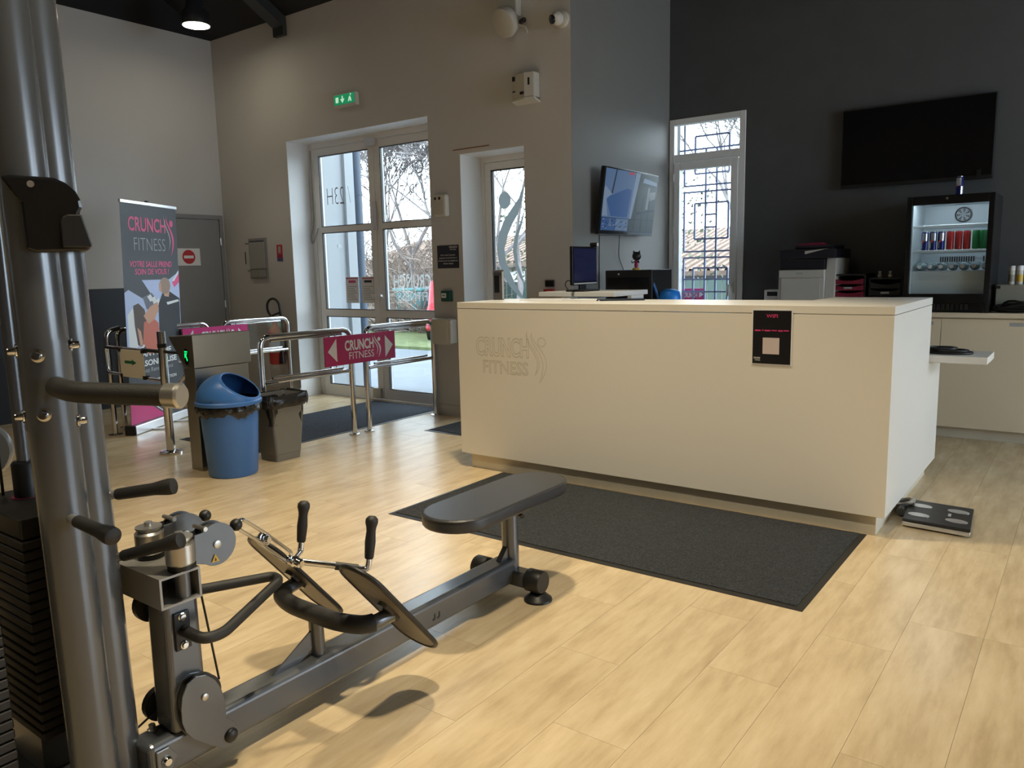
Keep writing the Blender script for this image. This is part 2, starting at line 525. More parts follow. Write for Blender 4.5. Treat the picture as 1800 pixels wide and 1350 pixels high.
for i, (area, xa, xb, ya, yb) in enumerate(planks):
    w_, l_ = round(xb - xa, 4), round(yb - ya, 4)
    if i < 298 and area > 60:
        if (w_, l_) not in _pm:
            _pm[(w_, l_)] = MB().box(-w_ / 2 + GAP / 2, w_ / 2 - GAP / 2, -l_ / 2 + GAP / 2, l_ / 2 - GAP / 2, -.004, 0).build('plank', M['floor'], None).data
            first = [ob for ob in bpy.data.objects if ob.data == _pm[(w_, l_)]][0]
            pl = first
        else:
            pl = bpy.data.objects.new('plank', _pm[(w_, l_)]); COL.objects.link(pl)
        pl.parent = fl
        pl.location = Vector(((xa + xb) / 2, (ya + yb) / 2, 0)) - ORG[fl]
    else:
        rest.box(xa + GAP / 2, xb - GAP / 2, ya + GAP / 2, yb - GAP / 2, -.004, 0)
r_ = rest.build('far_planks', M['floor'], fl); tag(r_, kind='stuff')

# walls
mb = MB()
mb.box(XL - .2, XL, YB - .2, 4.22, 0, 1.215, 1)
mb.box(XL - .2, XL, 4.22, YE + .4, 0, 1.215, 0)
mb.box(XL - .2, XL, YB - .2, YE + .4, 1.215, ZW, 0)
mb.box(XL - .2, XL, YB - .2, YE + .4, ZW, 8, 2)
struct(mb.build('wall_left', [M['white_wall'], M['dark_wain'], M['black_paint']]), 'tall white left wall with dark band painted along its lower part', 'wall')

DX0, DX1, DZ = -6.823, -4.846, 2.672
NX0, NX1, NZ = -4.486, -3.804, 2.307
mb = MB()
T0, T1 = YE, YE + .40
mb.box(XL, DX0, T0, T1, 0, ZW)
mb.box(DX0, DX1, T0, T1, DZ, ZW)
mb.box(DX1, NX0, T0, T1, 0, ZW)
mb.box(NX0, NX1, T0, T1, NZ, ZW)
mb.box(NX0, NX1, T0, T1, 0, .12)
mb.box(NX1, XA, T0, T1, 0, ZW)
rv = .002
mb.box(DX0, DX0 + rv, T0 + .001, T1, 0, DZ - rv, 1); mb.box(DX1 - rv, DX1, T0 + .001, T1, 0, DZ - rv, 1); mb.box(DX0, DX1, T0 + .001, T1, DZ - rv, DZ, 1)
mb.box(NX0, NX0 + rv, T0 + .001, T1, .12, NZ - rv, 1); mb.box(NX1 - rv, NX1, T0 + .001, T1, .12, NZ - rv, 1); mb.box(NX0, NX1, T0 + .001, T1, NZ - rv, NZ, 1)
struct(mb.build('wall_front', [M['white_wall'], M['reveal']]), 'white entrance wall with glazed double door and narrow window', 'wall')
mb = MB().box(XL, XA, T0, T1, ZW, ZW + .4)
struct(mb.build('trim_1', M['black_paint']), 'black strip above the white entrance wall under the roof', 'trim')
mb = MB().box(XA - .25, XA, T1, YA + .25, 0, ZW + .3)
struct(mb.build('wall_alcove_side', M['grey_wall']), 'grey side wall of the alcove carrying the tilted screen', 'wall')
mb = MB().box(XA, XA + .003, T0 + .002, T1 + .002, 0, ZW)
struct(mb.build('wall_alcove_end', M['grey_wall']), 'grey painted end of the entrance wall at the alcove corner', 'wall')

VX0, VX1, VZ = -3.342, -2.608, 2.672
mb = MB()
mb.box(XA, VX0 + .001, YA, YA + .22, 0, ZW + .3)
mb.box(VX0, VX1, YA, YA + .22, VZ, ZW + .3)
mb.box(VX0, VX1, YA, YA + .22, 0, .12)
mb.box(VX1, XR + .2, YA, YA + .22, 0, ZW + .3)
struct(mb.build('wall_alcove_back', M['navy_wall']), 'dark navy back wall behind the white counter and fridge', 'wall')

# right and back walls of the hall: outside the picture, the right one with tall windows
mb = MB()
wy = [(2.7, 4.7), (4.95, 6.85)]
ys = [YB - .2] + [v for a in wy for v in a] + [YA + .22]
for i in range(0, len(ys), 2): mb.box(XR, XR + .25, ys[i], ys[i + 1], 0, 8)
for a, b in wy:
    mb.box(XR, XR + .25, a, b, 0, .45); mb.box(XR, XR + .25, a, b, 2.8, 8)
struct(mb.build('wall_right', M['white_wall']), 'white right wall with tall windows', 'wall')
struct(MB().box(XL, XR, YB - .2, YB, 0, 8).build('wall_back', M['grey_wall']), 'grey wall behind the exercise machines', 'wall')
yr = .1
zr = ZW + SL * (YE - yr)
mb = MB()
mb.prism([(XL - .2, YE + .01, ZW), (XL - .2, yr, zr), (XL - .2, yr, zr + .15), (XL - .2, YE + .01, ZW + .15)], (XR - XL + .4, 0, 0))
mb.prism([(XL - .2, yr, zr), (XL - .2, YB - .2, ZW + .2), (XL - .2, YB - .2, ZW + .35), (XL - .2, yr, zr + .15)], (XR - XL + .4, 0, 0))
struct(mb.build('ceiling', M['black_paint']), 'black painted sloping roof underside', 'ceiling')
struct(MB().box(XA - .25, XR + .2, YE + .012, YA + .22, ZW, ZW + .1).build('ceiling_alcove', M['black_paint']), 'black ceiling over the alcove with the counter', 'ceiling')
# rafters
for i, xr_ in enumerate((-6.86, -2.9, 1.1)):
    t = thing('roof_rafter', (xr_, YE, ZW), ['dark steel roof rafter meeting the entrance wall', 'dark steel roof rafter above the desk', 'dark steel roof rafter at the right'][i], 'rafter', kind='structure')
    mb = MB()
    yb2 = .3
    mb.prism([(xr_, YE - .002, ZW - .185), (xr_, YE - .002, ZW - .01), (xr_, yb2, ZW + SL * (YE - yb2) - .01), (xr_, yb2, ZW + SL * (YE - yb2) - .14), (xr_, YE - .05, ZW - .10), (xr_, YE - .05, ZW - .185)], (.16, 0, 0))
    mb.build('rafter_web', M['beam_black'], t)
# baseboards
mb = MB()
for a, b in ((XL, DX0), (DX1, NX0), (NX0, XA)): mb.box(a, b, YE - .012, YE, 0, .10)
struct(mb.build('baseboard_front', M['white_wall']), 'white skirting along the entrance wall', 'baseboard')

# ------------------------------------------------------------------ grey door in the left wall
t = thing('door_1', (XL, 4.72, 0), 'plain grey door with a no-entry sign on it', 'door', kind='structure')
mb = MB()
mb.box(XL, XL + .03, 4.24, 4.30, 0, 1.99); mb.box(XL, XL + .03, 5.24, 5.285, 0, 1.99); mb.box(XL, XL + .03, 4.3002, 5.2398, 1.945, 1.99)
mb.build('door_frame', M['door_grey'], t, bevel=.003)
box('door_leaf', M['door_grey'], XL, XL + .022, 4.305, 5.235, .01, 1.94, t, bevel=.003)
for z in (.35, 1.0, 1.7): MB().cyl((XL + .03, 5.238, z - .04), (XL + .03, 5.238, z + .04), .008, 8).build('hinge', M['alu'], t)

# ------------------------------------------------------------------ double entrance door
YF0, YF1 = 5.60, 5.655
t = thing('door_2', ((DX0 + DX1) / 2, 5.62, 0), 'white framed glazed double entrance door with lettering', 'door', kind='structure')
mb = MB()
frame(mb, DX0, DX1, -.004, DZ, YF0 - .01, YF1 + .02, .06, .06, .016, .055)
mb.build('outer_frame', M['pvc'], t, bevel=.004)
DM = -5.845


def leaf(x0, x1):
    z0, z1 = .018, DZ - .06
    mb = MB(); s_ = .078
    gx0, gx1 = x0 + s_, x1 - s_
    panes = [(.12, .862), (.935, 1.745), (1.805, z1 - .075)]
    mb.box(x0, gx0, YF0, YF1, z0, z1); mb.box(gx1, x1, YF0, YF1, z0, z1)
    zs = [z0] + [z for p in panes for z in p] + [z1]
    for i in range(0, len(zs), 2): mb.box(gx0, gx1, YF0, YF1, zs[i], zs[i + 1])
    lf = mb.build('leaf', M['pvc'], t)
    for a, b in panes:
        box('pane', M['glass'], gx0, gx1, 5.63, 5.636, a, b, lf)
        g = MB(); s2 = .008
        for (xx0, xx1, zz0, zz1) in ((gx0, gx0 + s2, a, b), (gx1 - s2, gx1, a, b), (gx0, gx1, a, a + s2), (gx0, gx1, b - s2, b)): g.box(xx0, xx1, YF0 + .004, YF0 + .028, zz0, zz1)
        g.build('gasket', M['black'], lf)
    return lf, gx0, gx1


lf1, lx0, lx1 = leaf(DX0 + .062, DM - .003)
lf2, rx0, rx1 = leaf(DM + .003, DX1 - .062)
# window film lettering, written to be read from outside
LEFT = (-1, 0, 0)
UPV = (0, 0, 1)
yt = 5.6285
tb = MB(); put_text(tb, '/ 23H', (-6.24, yt, 2.03), LEFT, UPV, .36, .175, weight=-.022); tb.build('lettering', M['glass_text'], lf1)
tb = MB(); put_text(tb, '7 JOURS', (-5.05, yt, 2.20), LEFT, UPV, .54, .165, weight=-.022); put_text(tb, 'SUR 7', (-5.16, yt, 1.99), LEFT, UPV, .37, .165, weight=-.022)
tb.build('lettering', M['glass_text'], lf2)
tb = MB(); put_text(tb, 'CRUNCH', (rx0 + .60, yt, 1.15), LEFT, UPV, .50, .14, weight=.01); put_text(tb, 'FITNESS', (rx0 + .55, yt, 1.03), LEFT, UPV, .40, .09)
tb.build('lettering', M['white_film'], lf2)
# hardware
MB().obox((DM, YF0 - .012, 1.075), .12, .022, .028).obox((DM + .05, YF0 - .035, 1.085), .02, .05, .02).obox((DM + .02, YF0 - .055, 1.085), .12, .018, .022).build('lever_handle', M['pvc'], t, bevel=.004)
MB().box(DM - .03, DM + .012, YF0 - .02, YF0, 1.74, 2.02).build('lock_cover', M['alu'], t, bevel=.004)
MB().box(DM - .10, DM + .05, YF0 - .03, YF0, 2.555, 2.635).build('magnetic_lock', M['alu'], t, bevel=.004)
MB().box(DM - .14, DM - .02, YF0 - .03, YF0, .03, .13).build('bottom_bolt', M['ivory'], t, bevel=.004)
cb = MB().tube(fillet([(DX0 + .045, YF0 - .02, 2.6), (DX0 + .045, YF0 - .02, 1.85), (DX0 + .01, YF0 - .04, 1.70), (DX0 + .045, YF0 - .05, 1.62), (DX0 + .085, YF0 - .03, 1.72), (DX0 + .10, YF0 - .012, 1.80)], .08), .007, 8)
cb.build('door_cable', M['grey_print'], t, smooth=40)

# ------------------------------------------------------------------ narrow window
t = thing('window_1', ((NX0 + NX1) / 2, 5.63, .12), 'narrow white framed window with frosted figure emblem', 'window', kind='structure')
mb = MB()
wa, wb = NX0, NX1
frame(mb, wa, wb, .12, NZ, 5.60, 5.68, .035, .035, .05, .05)
mb.build('outer_frame', M['pvc'], t, bevel=.003)
mb = MB(); sa, sb = wa + .04, wb - .04; s_ = .062
frame(mb, sa, sb, .18, NZ - .055, 5.605, 5.665, s_, s_, .07, s_)
sash = mb.build('sash', M['pvc'], t)
box('pane', M['glass'], sa + s_, sb - s_, 5.636, 5.642, .25, NZ - .055 - s_, sash)
g = MB(); g.box(sa + s_, sa + s_ + .01, 5.61, 5.635, .25, NZ - .12); g.box(sa + s_, sb - s_, 5.61, 5.635, NZ - .128, NZ - .118); g.build('gasket', M['black'], sash)
# frosted emblem: head and two crescents (mirrored, read from outside)
yy = 5.633
d = MB()
d.poly([(-4.254 + .068 * math.cos(2 * math.pi * i / 28), yy, 1.922 + .076 * math.sin(2 * math.pi * i / 28)) for i in range(28)])
L = [(-4.083, 2.135), (-4.058, 2.02), (-4.10, 1.93), (-4.185, 1.84), (-4.27, 1.745), (-4.325, 1.64), (-4.352, 1.50), (-4.335, 1.38), (-4.28, 1.25), (-4.20, 1.15), (-4.11, 1.07), (-4.02, 1.0)]
R = [(-4.083, 2.135), (-4.048, 2.01), (-4.062, 1.90), (-4.115, 1.79), (-4.175, 1.71), (-4.225, 1.62), (-4.268, 1.50), (-4.255, 1.40), (-4.215, 1.30), (-4.155, 1.19), (-4.09, 1.10), (-4.02, 1.0)]
d.v += []
d.add([(x, yy, z) for x, z in L] + [(x, yy, z) for x, z in R], [(i, i + 1, len(L) + i + 1, len(L) + i) for i in range(len(L) - 1)])
L = [(-4.03, 1.85), (-4.09, 1.72), (-4.155, 1.60), (-4.175, 1.48), (-4.15, 1.34), (-4.10, 1.24), (-4.03, 1.15)]
R = [(-4.03, 1.84), (-4.07, 1.70), (-4.12, 1.58), (-4.135, 1.48), (-4.12, 1.36), (-4.08, 1.26), (-4.03, 1.15)]
d.add([(x, yy, z) for x, z in L] + [(x, yy, z) for x, z in R], [(i, i + 1, len(L) + i + 1, len(L) + i) for i in range(len(L) - 1)])
d.build('emblem_film', M['decal'], sash)

# ------------------------------------------------------------------ alcove window
t = thing('window_2', ((VX0 + VX1) / 2, YA + .03, .12), 'tall white alcove window with transom light above', 'window', kind='structure')
mb = MB(); y0, y1 = YA - .012, YA + .06
frame(mb, VX0, VX1, .12, VZ, y0, y1, .05, .055, .08, .055); mb.box(VX0 + .0502, VX1 - .0552, y0, y1, 2.28, 2.35)
mb.build('outer_frame', M['pvc'], t, bevel=.004)
box('transom_pane', M['glass'], VX0 + .05, VX1 - .055, YA + .02, YA + .026, 2.35, VZ - .055, t)
mb = MB(); sa, sb = VX0 + .055, VX1 - .06; y0 -= .012
frame(mb, sa, sb, .21, 2.272, y0, y1 - .01, .055, .065, .08, .067)
sash = mb.build('sash', M['pvc'], t, bevel=.004)
box('pane', M['glass'], sa + .055, sb - .065, YA + .02, YA + .026, .29, 2.205, sash)
MB().obox((sb - .03, y0 - .01, 1.11), .03, .02, .10).obox((sb - .03, y0 - .03, 1.13), .02, .04, .02).tube(fillet([(sb - .03, y0 - .045, 1.13), (sb - .055, y0 - .05, 1.135), (sb - .058, y0 - .05, 1.03)], .03), .009, 8).build('handle', M['pvc'], sash, smooth=40)
for z in (1.25, 1.62, 2.1): MB().cyl((VX0 + .05, y0 + .002, z), (VX0 + .05, y0 + .002, z + .07), .008, 8).build('hinge', M['pvc'], t)

# window grille outside
t = thing('window_grille', (-2.98, 7.31, .2), 'steel security grille of rectangles outside the alcove window', 'grille')
bars = [('v', -3.31, .3, 1.39), ('v', -3.31, 1.45, 2.02), ('v', -3.31, 2.08, 2.66), ('v', -3.09, .3, 2.42), ('v', -2.98, .3, 2.42), ('v', -3.20, 2.19, 2.54), ('v', -2.86, 2.19, 2.54), ('v', -3.20, 1.57, 1.91), ('v', -2.86, 1.57, 1.91), ('v', -3.21, .6, 1.29), ('v', -2.86, .6, 1.29), ('v', -2.70, .3, 2.66),
        ('h', 2.54, -3.20, -2.86), ('h', 2.19, -3.20, -2.86), ('h', 2.42, -3.40, -2.6), ('h', 2.08, -3.31, -2.6), ('h', 2.02, -3.31, -2.6), ('h', 1.91, -3.20, -2.86), ('h', 1.57, -3.20, -2.86), ('h', 1.80, -3.09, -2.98), ('h', 1.68, -3.09, -2.98), ('h', 1.45, -3.31, -2.6), ('h', 1.39, -3.31, -2.6), ('h', 1.29, -3.21, -2.86), ('h', 1.18, -3.40, -2.6), ('h', 1.06, -3.40, -2.6), ('h', .6, -3.21, -2.86), ('h', .45, -3.4, -2.6)]
for k, a, b, c in bars:
    if k == 'v': box('bar', M['grille'], a - .008, a + .008, 7.303, 7.319, b, c, t)
    else: box('bar', M['grille'], b, c, 7.302, 7.318, a - .008, a + .008, t)

# ================================================================== RECEPTION DESK
DW = mat('cream_white_laminate', (.77, .745, .69), .40, var=.012, vscale=1.5)
t = thing('reception_desk', (-2.06, 4.2, 0), 'long cream white reception desk with engraved logo', 'desk')
X0, X1, Y0 = -3.386, -.739, 3.937
box('front_panel', DW, X0, X1, Y0, Y0 + .03, .098, 1.068, t, bevel=.0015)
mb = MB().prism([(X0, Y0 - .001, 1.071), (X1 + .001, Y0 - .001, 1.071), (X1 + .001, 4.95, 1.071), (-1.27, 4.95, 1.071), (-1.27, 4.52, 1.071), (X0, 4.52, 1.071)], (0, 0, .039))
mb.build('counter_top', DW, t, bevel=.0015)
box('end_panel', DW, X1 - .03, X1, Y0 + .03, 4.95, .098, 1.068, t, bevel=.0015)
box('end_panel', DW, X0, X0 + .03, Y0 + .03, 4.52, .098, 1.068, t, bevel=.0015)
box('lower_end_panel', DW, X1 - .03, X1 - .001, 4.951, 5.36, .098, .738, t, bevel=.0015)
box('plinth', M['plinth'], X0 + .06, X1 - .045, Y0 + .032, 4.50, 0, .098, t)
box('plinth', M['plinth'], -1.15, X1 - .045, 4.501, 5.30, 0, .098, t)
box('side_shelf', DW, -1.28, -.455, 4.952, 5.30, .742, .782, t, bevel=.002)
box('work_surface', DW, X0 + .1, -1.285, 4.522, 5.02, .742, .782, t, bevel=.002)
# engraved logo: thin lines on the front, groove shade put into their darker colour
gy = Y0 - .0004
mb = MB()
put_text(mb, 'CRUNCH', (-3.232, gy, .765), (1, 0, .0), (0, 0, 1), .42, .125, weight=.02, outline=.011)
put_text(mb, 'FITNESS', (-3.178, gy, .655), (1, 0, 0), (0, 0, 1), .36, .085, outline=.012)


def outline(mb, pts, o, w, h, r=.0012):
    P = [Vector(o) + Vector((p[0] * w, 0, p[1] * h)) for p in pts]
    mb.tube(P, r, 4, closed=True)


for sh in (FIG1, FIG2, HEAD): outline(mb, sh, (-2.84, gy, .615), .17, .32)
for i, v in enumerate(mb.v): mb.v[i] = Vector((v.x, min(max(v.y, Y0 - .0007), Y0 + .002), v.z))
lg = mb.build('engraved_logo', M['groove_shade'], t); lg['label'] = 'outline of the engraved logo lettering'

# wifi poster on the desk
t = thing('wifi_poster', (-1.302, Y0, .813), 'black wifi poster in clear pocket on the desk front', 'poster')
box('pocket', M['paper'], -1.404, -1.200, Y0 - .003, Y0, .808, 1.09, t)
sh = box('sheet', M['black_poster'], -1.398, -1.206, Y0 - .0042, Y0 - .0032, .814, 1.084, t)
tb = MB(); yq = Y0 - .0048
put_text(tb, 'WIFI', (-1.331, yq, 1.048), (1, 0, 0), UPV, .058, .018, weight=.02); tb.build('heading', M['dull_pink'], sh)
tb = MB()
for i_, (a_, b_) in enumerate(((0, .03), (.036, .046), (.05, .08), (.085, .112), (.118, .142), (.146, .172))): tb.box(-1.388 + a_, -1.388 + b_, yq - .0003, yq, .979 + .002 * (i_ % 2), .987)
tb.build('illegible_line', M['dull_pink'], sh)
box('white_square', mat('pale_pink_square', (.62, .52, .52), .5), -1.346, -1.262, yq - .0003, yq, .864, .947, sh)
tb = MB(); put_text(tb, 'CRUNCH', (-1.391, yq, .838), (1, 0, 0), UPV, .033, .009, weight=.02); put_text(tb, 'FITNESS', (-1.384, yq, .828), (1, 0, 0), UPV, .026, .006); tb.build('small_logo', M['white_print'], sh)
# paper under the pocket
# charger cable / black ring lying on the side shelf
mb = MB()
for k, (cx_, cy_, rx_, ry_, zz) in enumerate(((-.66, 5.10, .115, .075, .790), (-.665, 5.095, .10, .065, .801), (-.70, 5.11, .075, .06, .811))):
    mb.tube([(cx_ + rx_ * math.cos(2 * math.pi * i / 28), cy_ + ry_ * math.sin(2 * math.pi * i / 28), zz) for i in range(28)], .0075, 8, closed=True)
tag(mb.build('cable_coil', M['hose'], None, smooth=60, orgn=(-.66, 5.1, .783)), 'coiled black cable lying on the white side shelf', 'cable')

# body scale beside the desk
t = thing('body_scale', (-.605, 4.33, 0), 'black and silver body scale on the floor by the desk', 'scale')
A, B, C_, D_ = Vector((-.742, 4.165, 0)), Vector((-.436, 4.143, 0)), Vector((-.462, 4.53, 0)), Vector((-.77, 4.55, 0))
ex = (B - A).normalized(); ey = (D_ - A).normalized(); cs = (A + B + C_ + D_) / 4 + Vector((.035, 0, 0))
MB().obox(cs + Vector((0, 0, .018)), .30, .375, .024, ex, ey).build('base', M['alu'], t, bevel=.008)
MB().obox(cs + Vector((0, 0, .037)), .302, .377, .014, ex, ey).build('platform', M['black'], t, bevel=.005)
for i, j in ((-1, -1), (1, -1), (1, 1), (-1, 1)):
    c = cs + ex * (.085 * i) + ey * (.085 * j) + Vector((0, 0, .0445))
    MB().add([c + ex * (.05 * math.cos(2 * math.pi * k / 20)) + ey * (.032 * math.sin(2 * math.pi * k / 20)) + Vector((0, 0, z)) for z in (-.001, .0015) for k in range(20)],
             [list(range(20, 40))] + [(k, (k + 1) % 20, 20 + (k + 1) % 20, 20 + k) for k in range(20)]).build('foot_electrode', M['alu'], t)
MB().obox(cs - ex * .165 + ey * .09 + Vector((0, 0, .052)), .10, .09, .022, ex + Vector((0, 0, .25)), ey).build('display_unit', M['satin'], t, bevel=.01)
MB().obox(cs - ex * .17 + ey * .09 + Vector((0, 0, .0635)), .05, .05, .003, ex + Vector((0, 0, .25)), ey).build('display', M['screen_off'], t)
MB().cyl(cs - ex * .175 + ey * -.02 + Vector((0, 0, .025)), cs - ex * .175 + ey * .13 + Vector((0, 0, .025)), .02, 12).build('hinge_tube', M['silver'], t, smooth=40)
MB().obox(cs + ex * .05 + Vector((0, 0, .0448)), .05, .014, .001, ey, -ex).build('logo_strip', M['grey_print'], t)

# floor mats
def floor_mat_obj(label, x0, x1, y0, y1, m_, grp=None):
    t = thing('floor_mat', ((x0 + x1) / 2, (y0 + y1) / 2, 0), label, 'mat', grp)
    b = .028
    box('pile', m_, x0 + b, x1 - b, y0 + b, y1 - b, 0, .0085, t)
    mb = MB()
    P = [(x0, y0), (x1, y0), (x1, y1), (x0, y1)]; Q = [(x0 + b, y0 + b), (x1 - b, y0 + b), (x1 - b, y1 - b), (x0 + b, y1 - b)]
    vs = [(*p, 0) for p in P] + [(*p, .002) for p in P] + [(*q, .006) for q in Q] + [(*q, 0) for q in Q]
    fs = []
    for i in range(4):
        j = (i + 1) % 4
        fs += [(i, j, 4 + j, 4 + i), (4 + i, 4 + j, 8 + j, 8 + i), (12 + j, 12 + i, 8 + i, 8 + j)]
    mb.add(vs, fs); mb.build('rubber_border', M['rubber'], t)
    return t


floor_mat_obj('large charcoal floor mat lying in front of the desk', -3.047, -.818, 2.907, 3.951, M['mat_char'])
floor_mat_obj('dark blue grey entrance mat between the two railings', -5.95, -4.945, 3.385, 5.56, M['mat_blue'])
floor_mat_obj('small dark mat half hidden behind the desk', -4.43, -3.42, 4.68, 5.27, M['mat_char'])

# ================================================================== BACK COUNTER
CT = .935
cab_m = mat('cream_cabinet_laminate', (.76, .66, .50), .45, var=.02, vscale=2)
o = box('worktop', cab_m, -2.50, 2.2, 6.47, YA - .002, CT - .035, CT, None, bevel=.002)
tag(o, 'continuous cream worktop along the dark back wall', 'worktop')
labels = ['cream base cabinet behind the desk under the printer', 'cream base cabinet left of the slotted cabinet, mostly behind the desk', 'cream base cabinet with slotted handle under the fridge', 'cream base cabinet at the right edge of the picture', 'cream base cabinet beyond the right edge']
for i, x in enumerate((-2.48, -1.70, -.905, -.10, .70)):
    t = thing('base_cabinet', (x + .4, 6.75, 0), labels[i], 'cabinet', 'cream base cabinets')
    xe = x + .795 if i else x + .775
    box('body', cab_m, x, xe, 6.522, YA - .004, .085, CT - .036, t)
    d_ = box('door', cab_m, x + .002, xe - .002, 6.50, 6.52, .087, CT - .045, t, bevel=.0015)
    if i == 2:
        for xx in (-.478, -.345):
            box('handle_slot', M['grey_print'], xx, xx + .105, 6.4985, 6.50, .842, .868, d_, bevel=.003)
    else:
        box('handle_slot', M['grey_print'], xe - .16, xe - .05, 6.4985, 6.50, .842, .868, d_, bevel=.003)
    box('plinth', M['plinth'], x, xe, 6.56, 6.58, 0, .085, t)

# printer
t = thing('printer', (-1.92, 6.72, CT), 'grey office printer with dark scanner top on the worktop', 'printer')
box('body', M['printer_grey'], -2.108, -1.745, 6.50, 6.96, CT, 1.262, t, bevel=.006)
box('front_cover', M['printer_grey'], -2.085, -1.775, 6.494, 6.4995, CT + .02, 1.195, t, bevel=.003)
box('upper_cover', M['printer_grey'], -2.105, -1.75, 6.494, 6.4995, 1.20, 1.258, t, bevel=.003)
box('badge', M['grey_print'], -1.965, -1.915, 6.491, 6.4935, 1.228, 1.24, t)
MB().prism([(-1.744, 6.50, 1.0), (-1.744, 6.95, 1.0), (-1.744, 6.95, 1.42), (-1.744, 6.56, 1.42)], (.075, 0, 0)).build('side_tower', M['printer_grey'], t, bevel=.005)
box('output_tray', M['printer_dark'], -2.10, -1.748, 6.51, 6.95, 1.263, 1.345, t, bevel=.006)
box('scanner', M['printer_dark'], -2.105, -1.66, 6.50, 6.95, 1.35, 1.425, t, bevel=.01)
MB().prism([(-2.0, 6.55, 1.426), (-1.70, 6.55, 1.426), (-1.70, 6.9, 1.426), (-2.0, 6.9, 1.426)], (0, 0, .03)).build('document_lid', M['printer_dark'], t, bevel=.01)
MB().prism([(-1.90, 6.495, 1.41), (-1.72, 6.495, 1.428), (-1.90, 6.495, 1.385)], (0, -.003, 0)).build('control_panel', M['printer_grey'], t)
o = MB().obox((-1.90, 6.7, 1.464), .20, .14, .014, (1, .1, 0), (-.1, 1, 0)).obox((-1.87, 6.71, 1.474), .12, .08, .008, (1, -.2, 0), (.2, 1, 0)).build('folder', M['maroon'], None, orgn=(-1.9, 6.7, 1.457), bevel=.002)
tag(o, 'dark maroon folder lying on top of the printer', 'folder')
t = thing('envelope_box', (-2.3, 6.62, CT), 'small white box beside the printer below the window', 'box')
box('carton', M['paper'], -2.24, -2.118, 6.55, 6.70, CT, 1.10, t, bevel=.003); box('dark_label', M['black'], -2.215, -2.13, 6.547, 6.5495, 1.05, 1.085, t)


def drawer_unit(x0, x1, z1, body, front, label, n):
    t = thing('drawer_unit', ((x0 + x1) / 2, 6.7, CT), label, 'drawer unit', 'desktop drawer units')
    mb = MB(); mb.box(x0, x0 + .012, 6.55, 6.88, CT, z1); mb.box(x1 - .012, x1, 6.55, 6.88, CT, z1); mb.box(x0, x1, 6.55, 6.88, z1 - .012, z1); mb.box(x0, x1, 6.87, 6.88, CT, z1); mb.box(x0, x1, 6.55, 6.88, CT, CT + .008)
    mb.build('shell', body, t, bevel=.002)
    h = (z1 - .03 - CT - .01) / n
    for i in range(n):
        z = CT + .012 + i * h
        mb = MB(); xa, xb = x0 + .014, x1 - .014
        k = 8
        top = [(xa + (xb - xa) * j / k, 6.54, z + h * .86 - .018 * math.sin(math.pi * j / k)) for j in range(k + 1)]
        mb.prism([(xb, 6.54, z), (xa, 6.54, z)] + top, (0, .30, 0))
        d_ = mb.build('drawer', front, t)
        if i == n - 2: box('label_holder', M['grey_print'], (x0 + x1) / 2 - .03, (x0 + x1) / 2 + .03, 6.536, 6.5395, z + h * .25, z + h * .55, d_)


drawer_unit(-1.70, -1.448, 1.222, M['black'], M['drawer_red'], 'black desktop drawer unit with crimson drawers', 5)
drawer_unit(-1.425, -1.185, 1.192, M['black'], M['black'], 'all black desktop drawer unit beside the fridge', 4)
for i, x in enumerate((-1.36, -1.285)):
    o = MB().lathe((x, 6.6, 1.193), (0, 0, 1), [(0, .014), (.02, .016), (.03, .008), (.045, .012), (.05, .004)], 12).build('stamp', M['printer_grey'], None, smooth=40, orgn=(x, 6.6, 1.193))
    tag(o, ['small rubber stamp on the black drawer unit, left one', 'small rubber stamp on the black drawer unit, right one'][i], 'stamp', 'stamps on the drawer unit')

# fridge
t = thing('display_fridge', (-.89, 6.7, CT), 'black glass door drinks fridge lit inside', 'fridge')
fx0, fx1, fz0, fz1 = -1.165, -.610, CT, 1.775
mb = frame(MB(), fx0, fx1, fz0, fz1, 6.49, 6.96, .03, .03, .10, .04); mb.box(fx0, fx1, 6.9602, 6.98, fz0, fz1)
mb.build('cabinet', M['gloss_black'], t, bevel=.004)
ix0_, ix1_, iz0, iz1 = fx0 + .031, fx1 - .031, fz0 + .101, fz1 - .041
mb = MB(); mb.box(ix0_, ix0_ + .006, 6.50, 6.955, iz0, iz1); mb.box(ix1_ - .006, ix1_, 6.50, 6.955, iz0, iz1); mb.box(ix0_, ix1_, 6.945, 6.955, iz0, iz1); mb.box(ix0_, ix1_, 6.50, 6.955, iz0, iz0 + .006); mb.box(ix0_, ix1_, 6.50, 6.955, iz1 - .006, iz1)
mb.build('liner', M['fridge_in'], t)
box('light_strip', M['fridge_led'], ix0_ + .05, ix1_ - .05, 6.53, 6.548, iz1 - .016, iz1 - .007, t)
box('compressor_step', M['fridge_in'], ix0_ + .007, ix1_ - .007, 6.545, 6.944, iz0 + .007, 1.235, t, bevel=.004)
# door frame + glass
mb = frame(MB(), fx0, fx1, fz0 + .075, fz1, 6.455, 6.485, .036, .036, .062, .062)
dr = mb.build('door', M['gloss_black'], t, bevel=.003)
box('door_glass', M['glass'], fx0 + .036, fx1 - .036, 6.468, 6.472, fz0 + .137, fz1 - .062, dr)
MB().cyl((-.905, 6.455, 1.752), (-.905, 6.445, 1.752), .009, 14).build('door_lock', M['chrome'], dr, smooth=40)
mb = MB()
for i in range(9): mb.box(-1.0 + i * .03, -.98 + i * .03, 6.484, 6.489, fz0 + .02, fz0 + .06)
mb.build('kick_grille', M['black'], t)
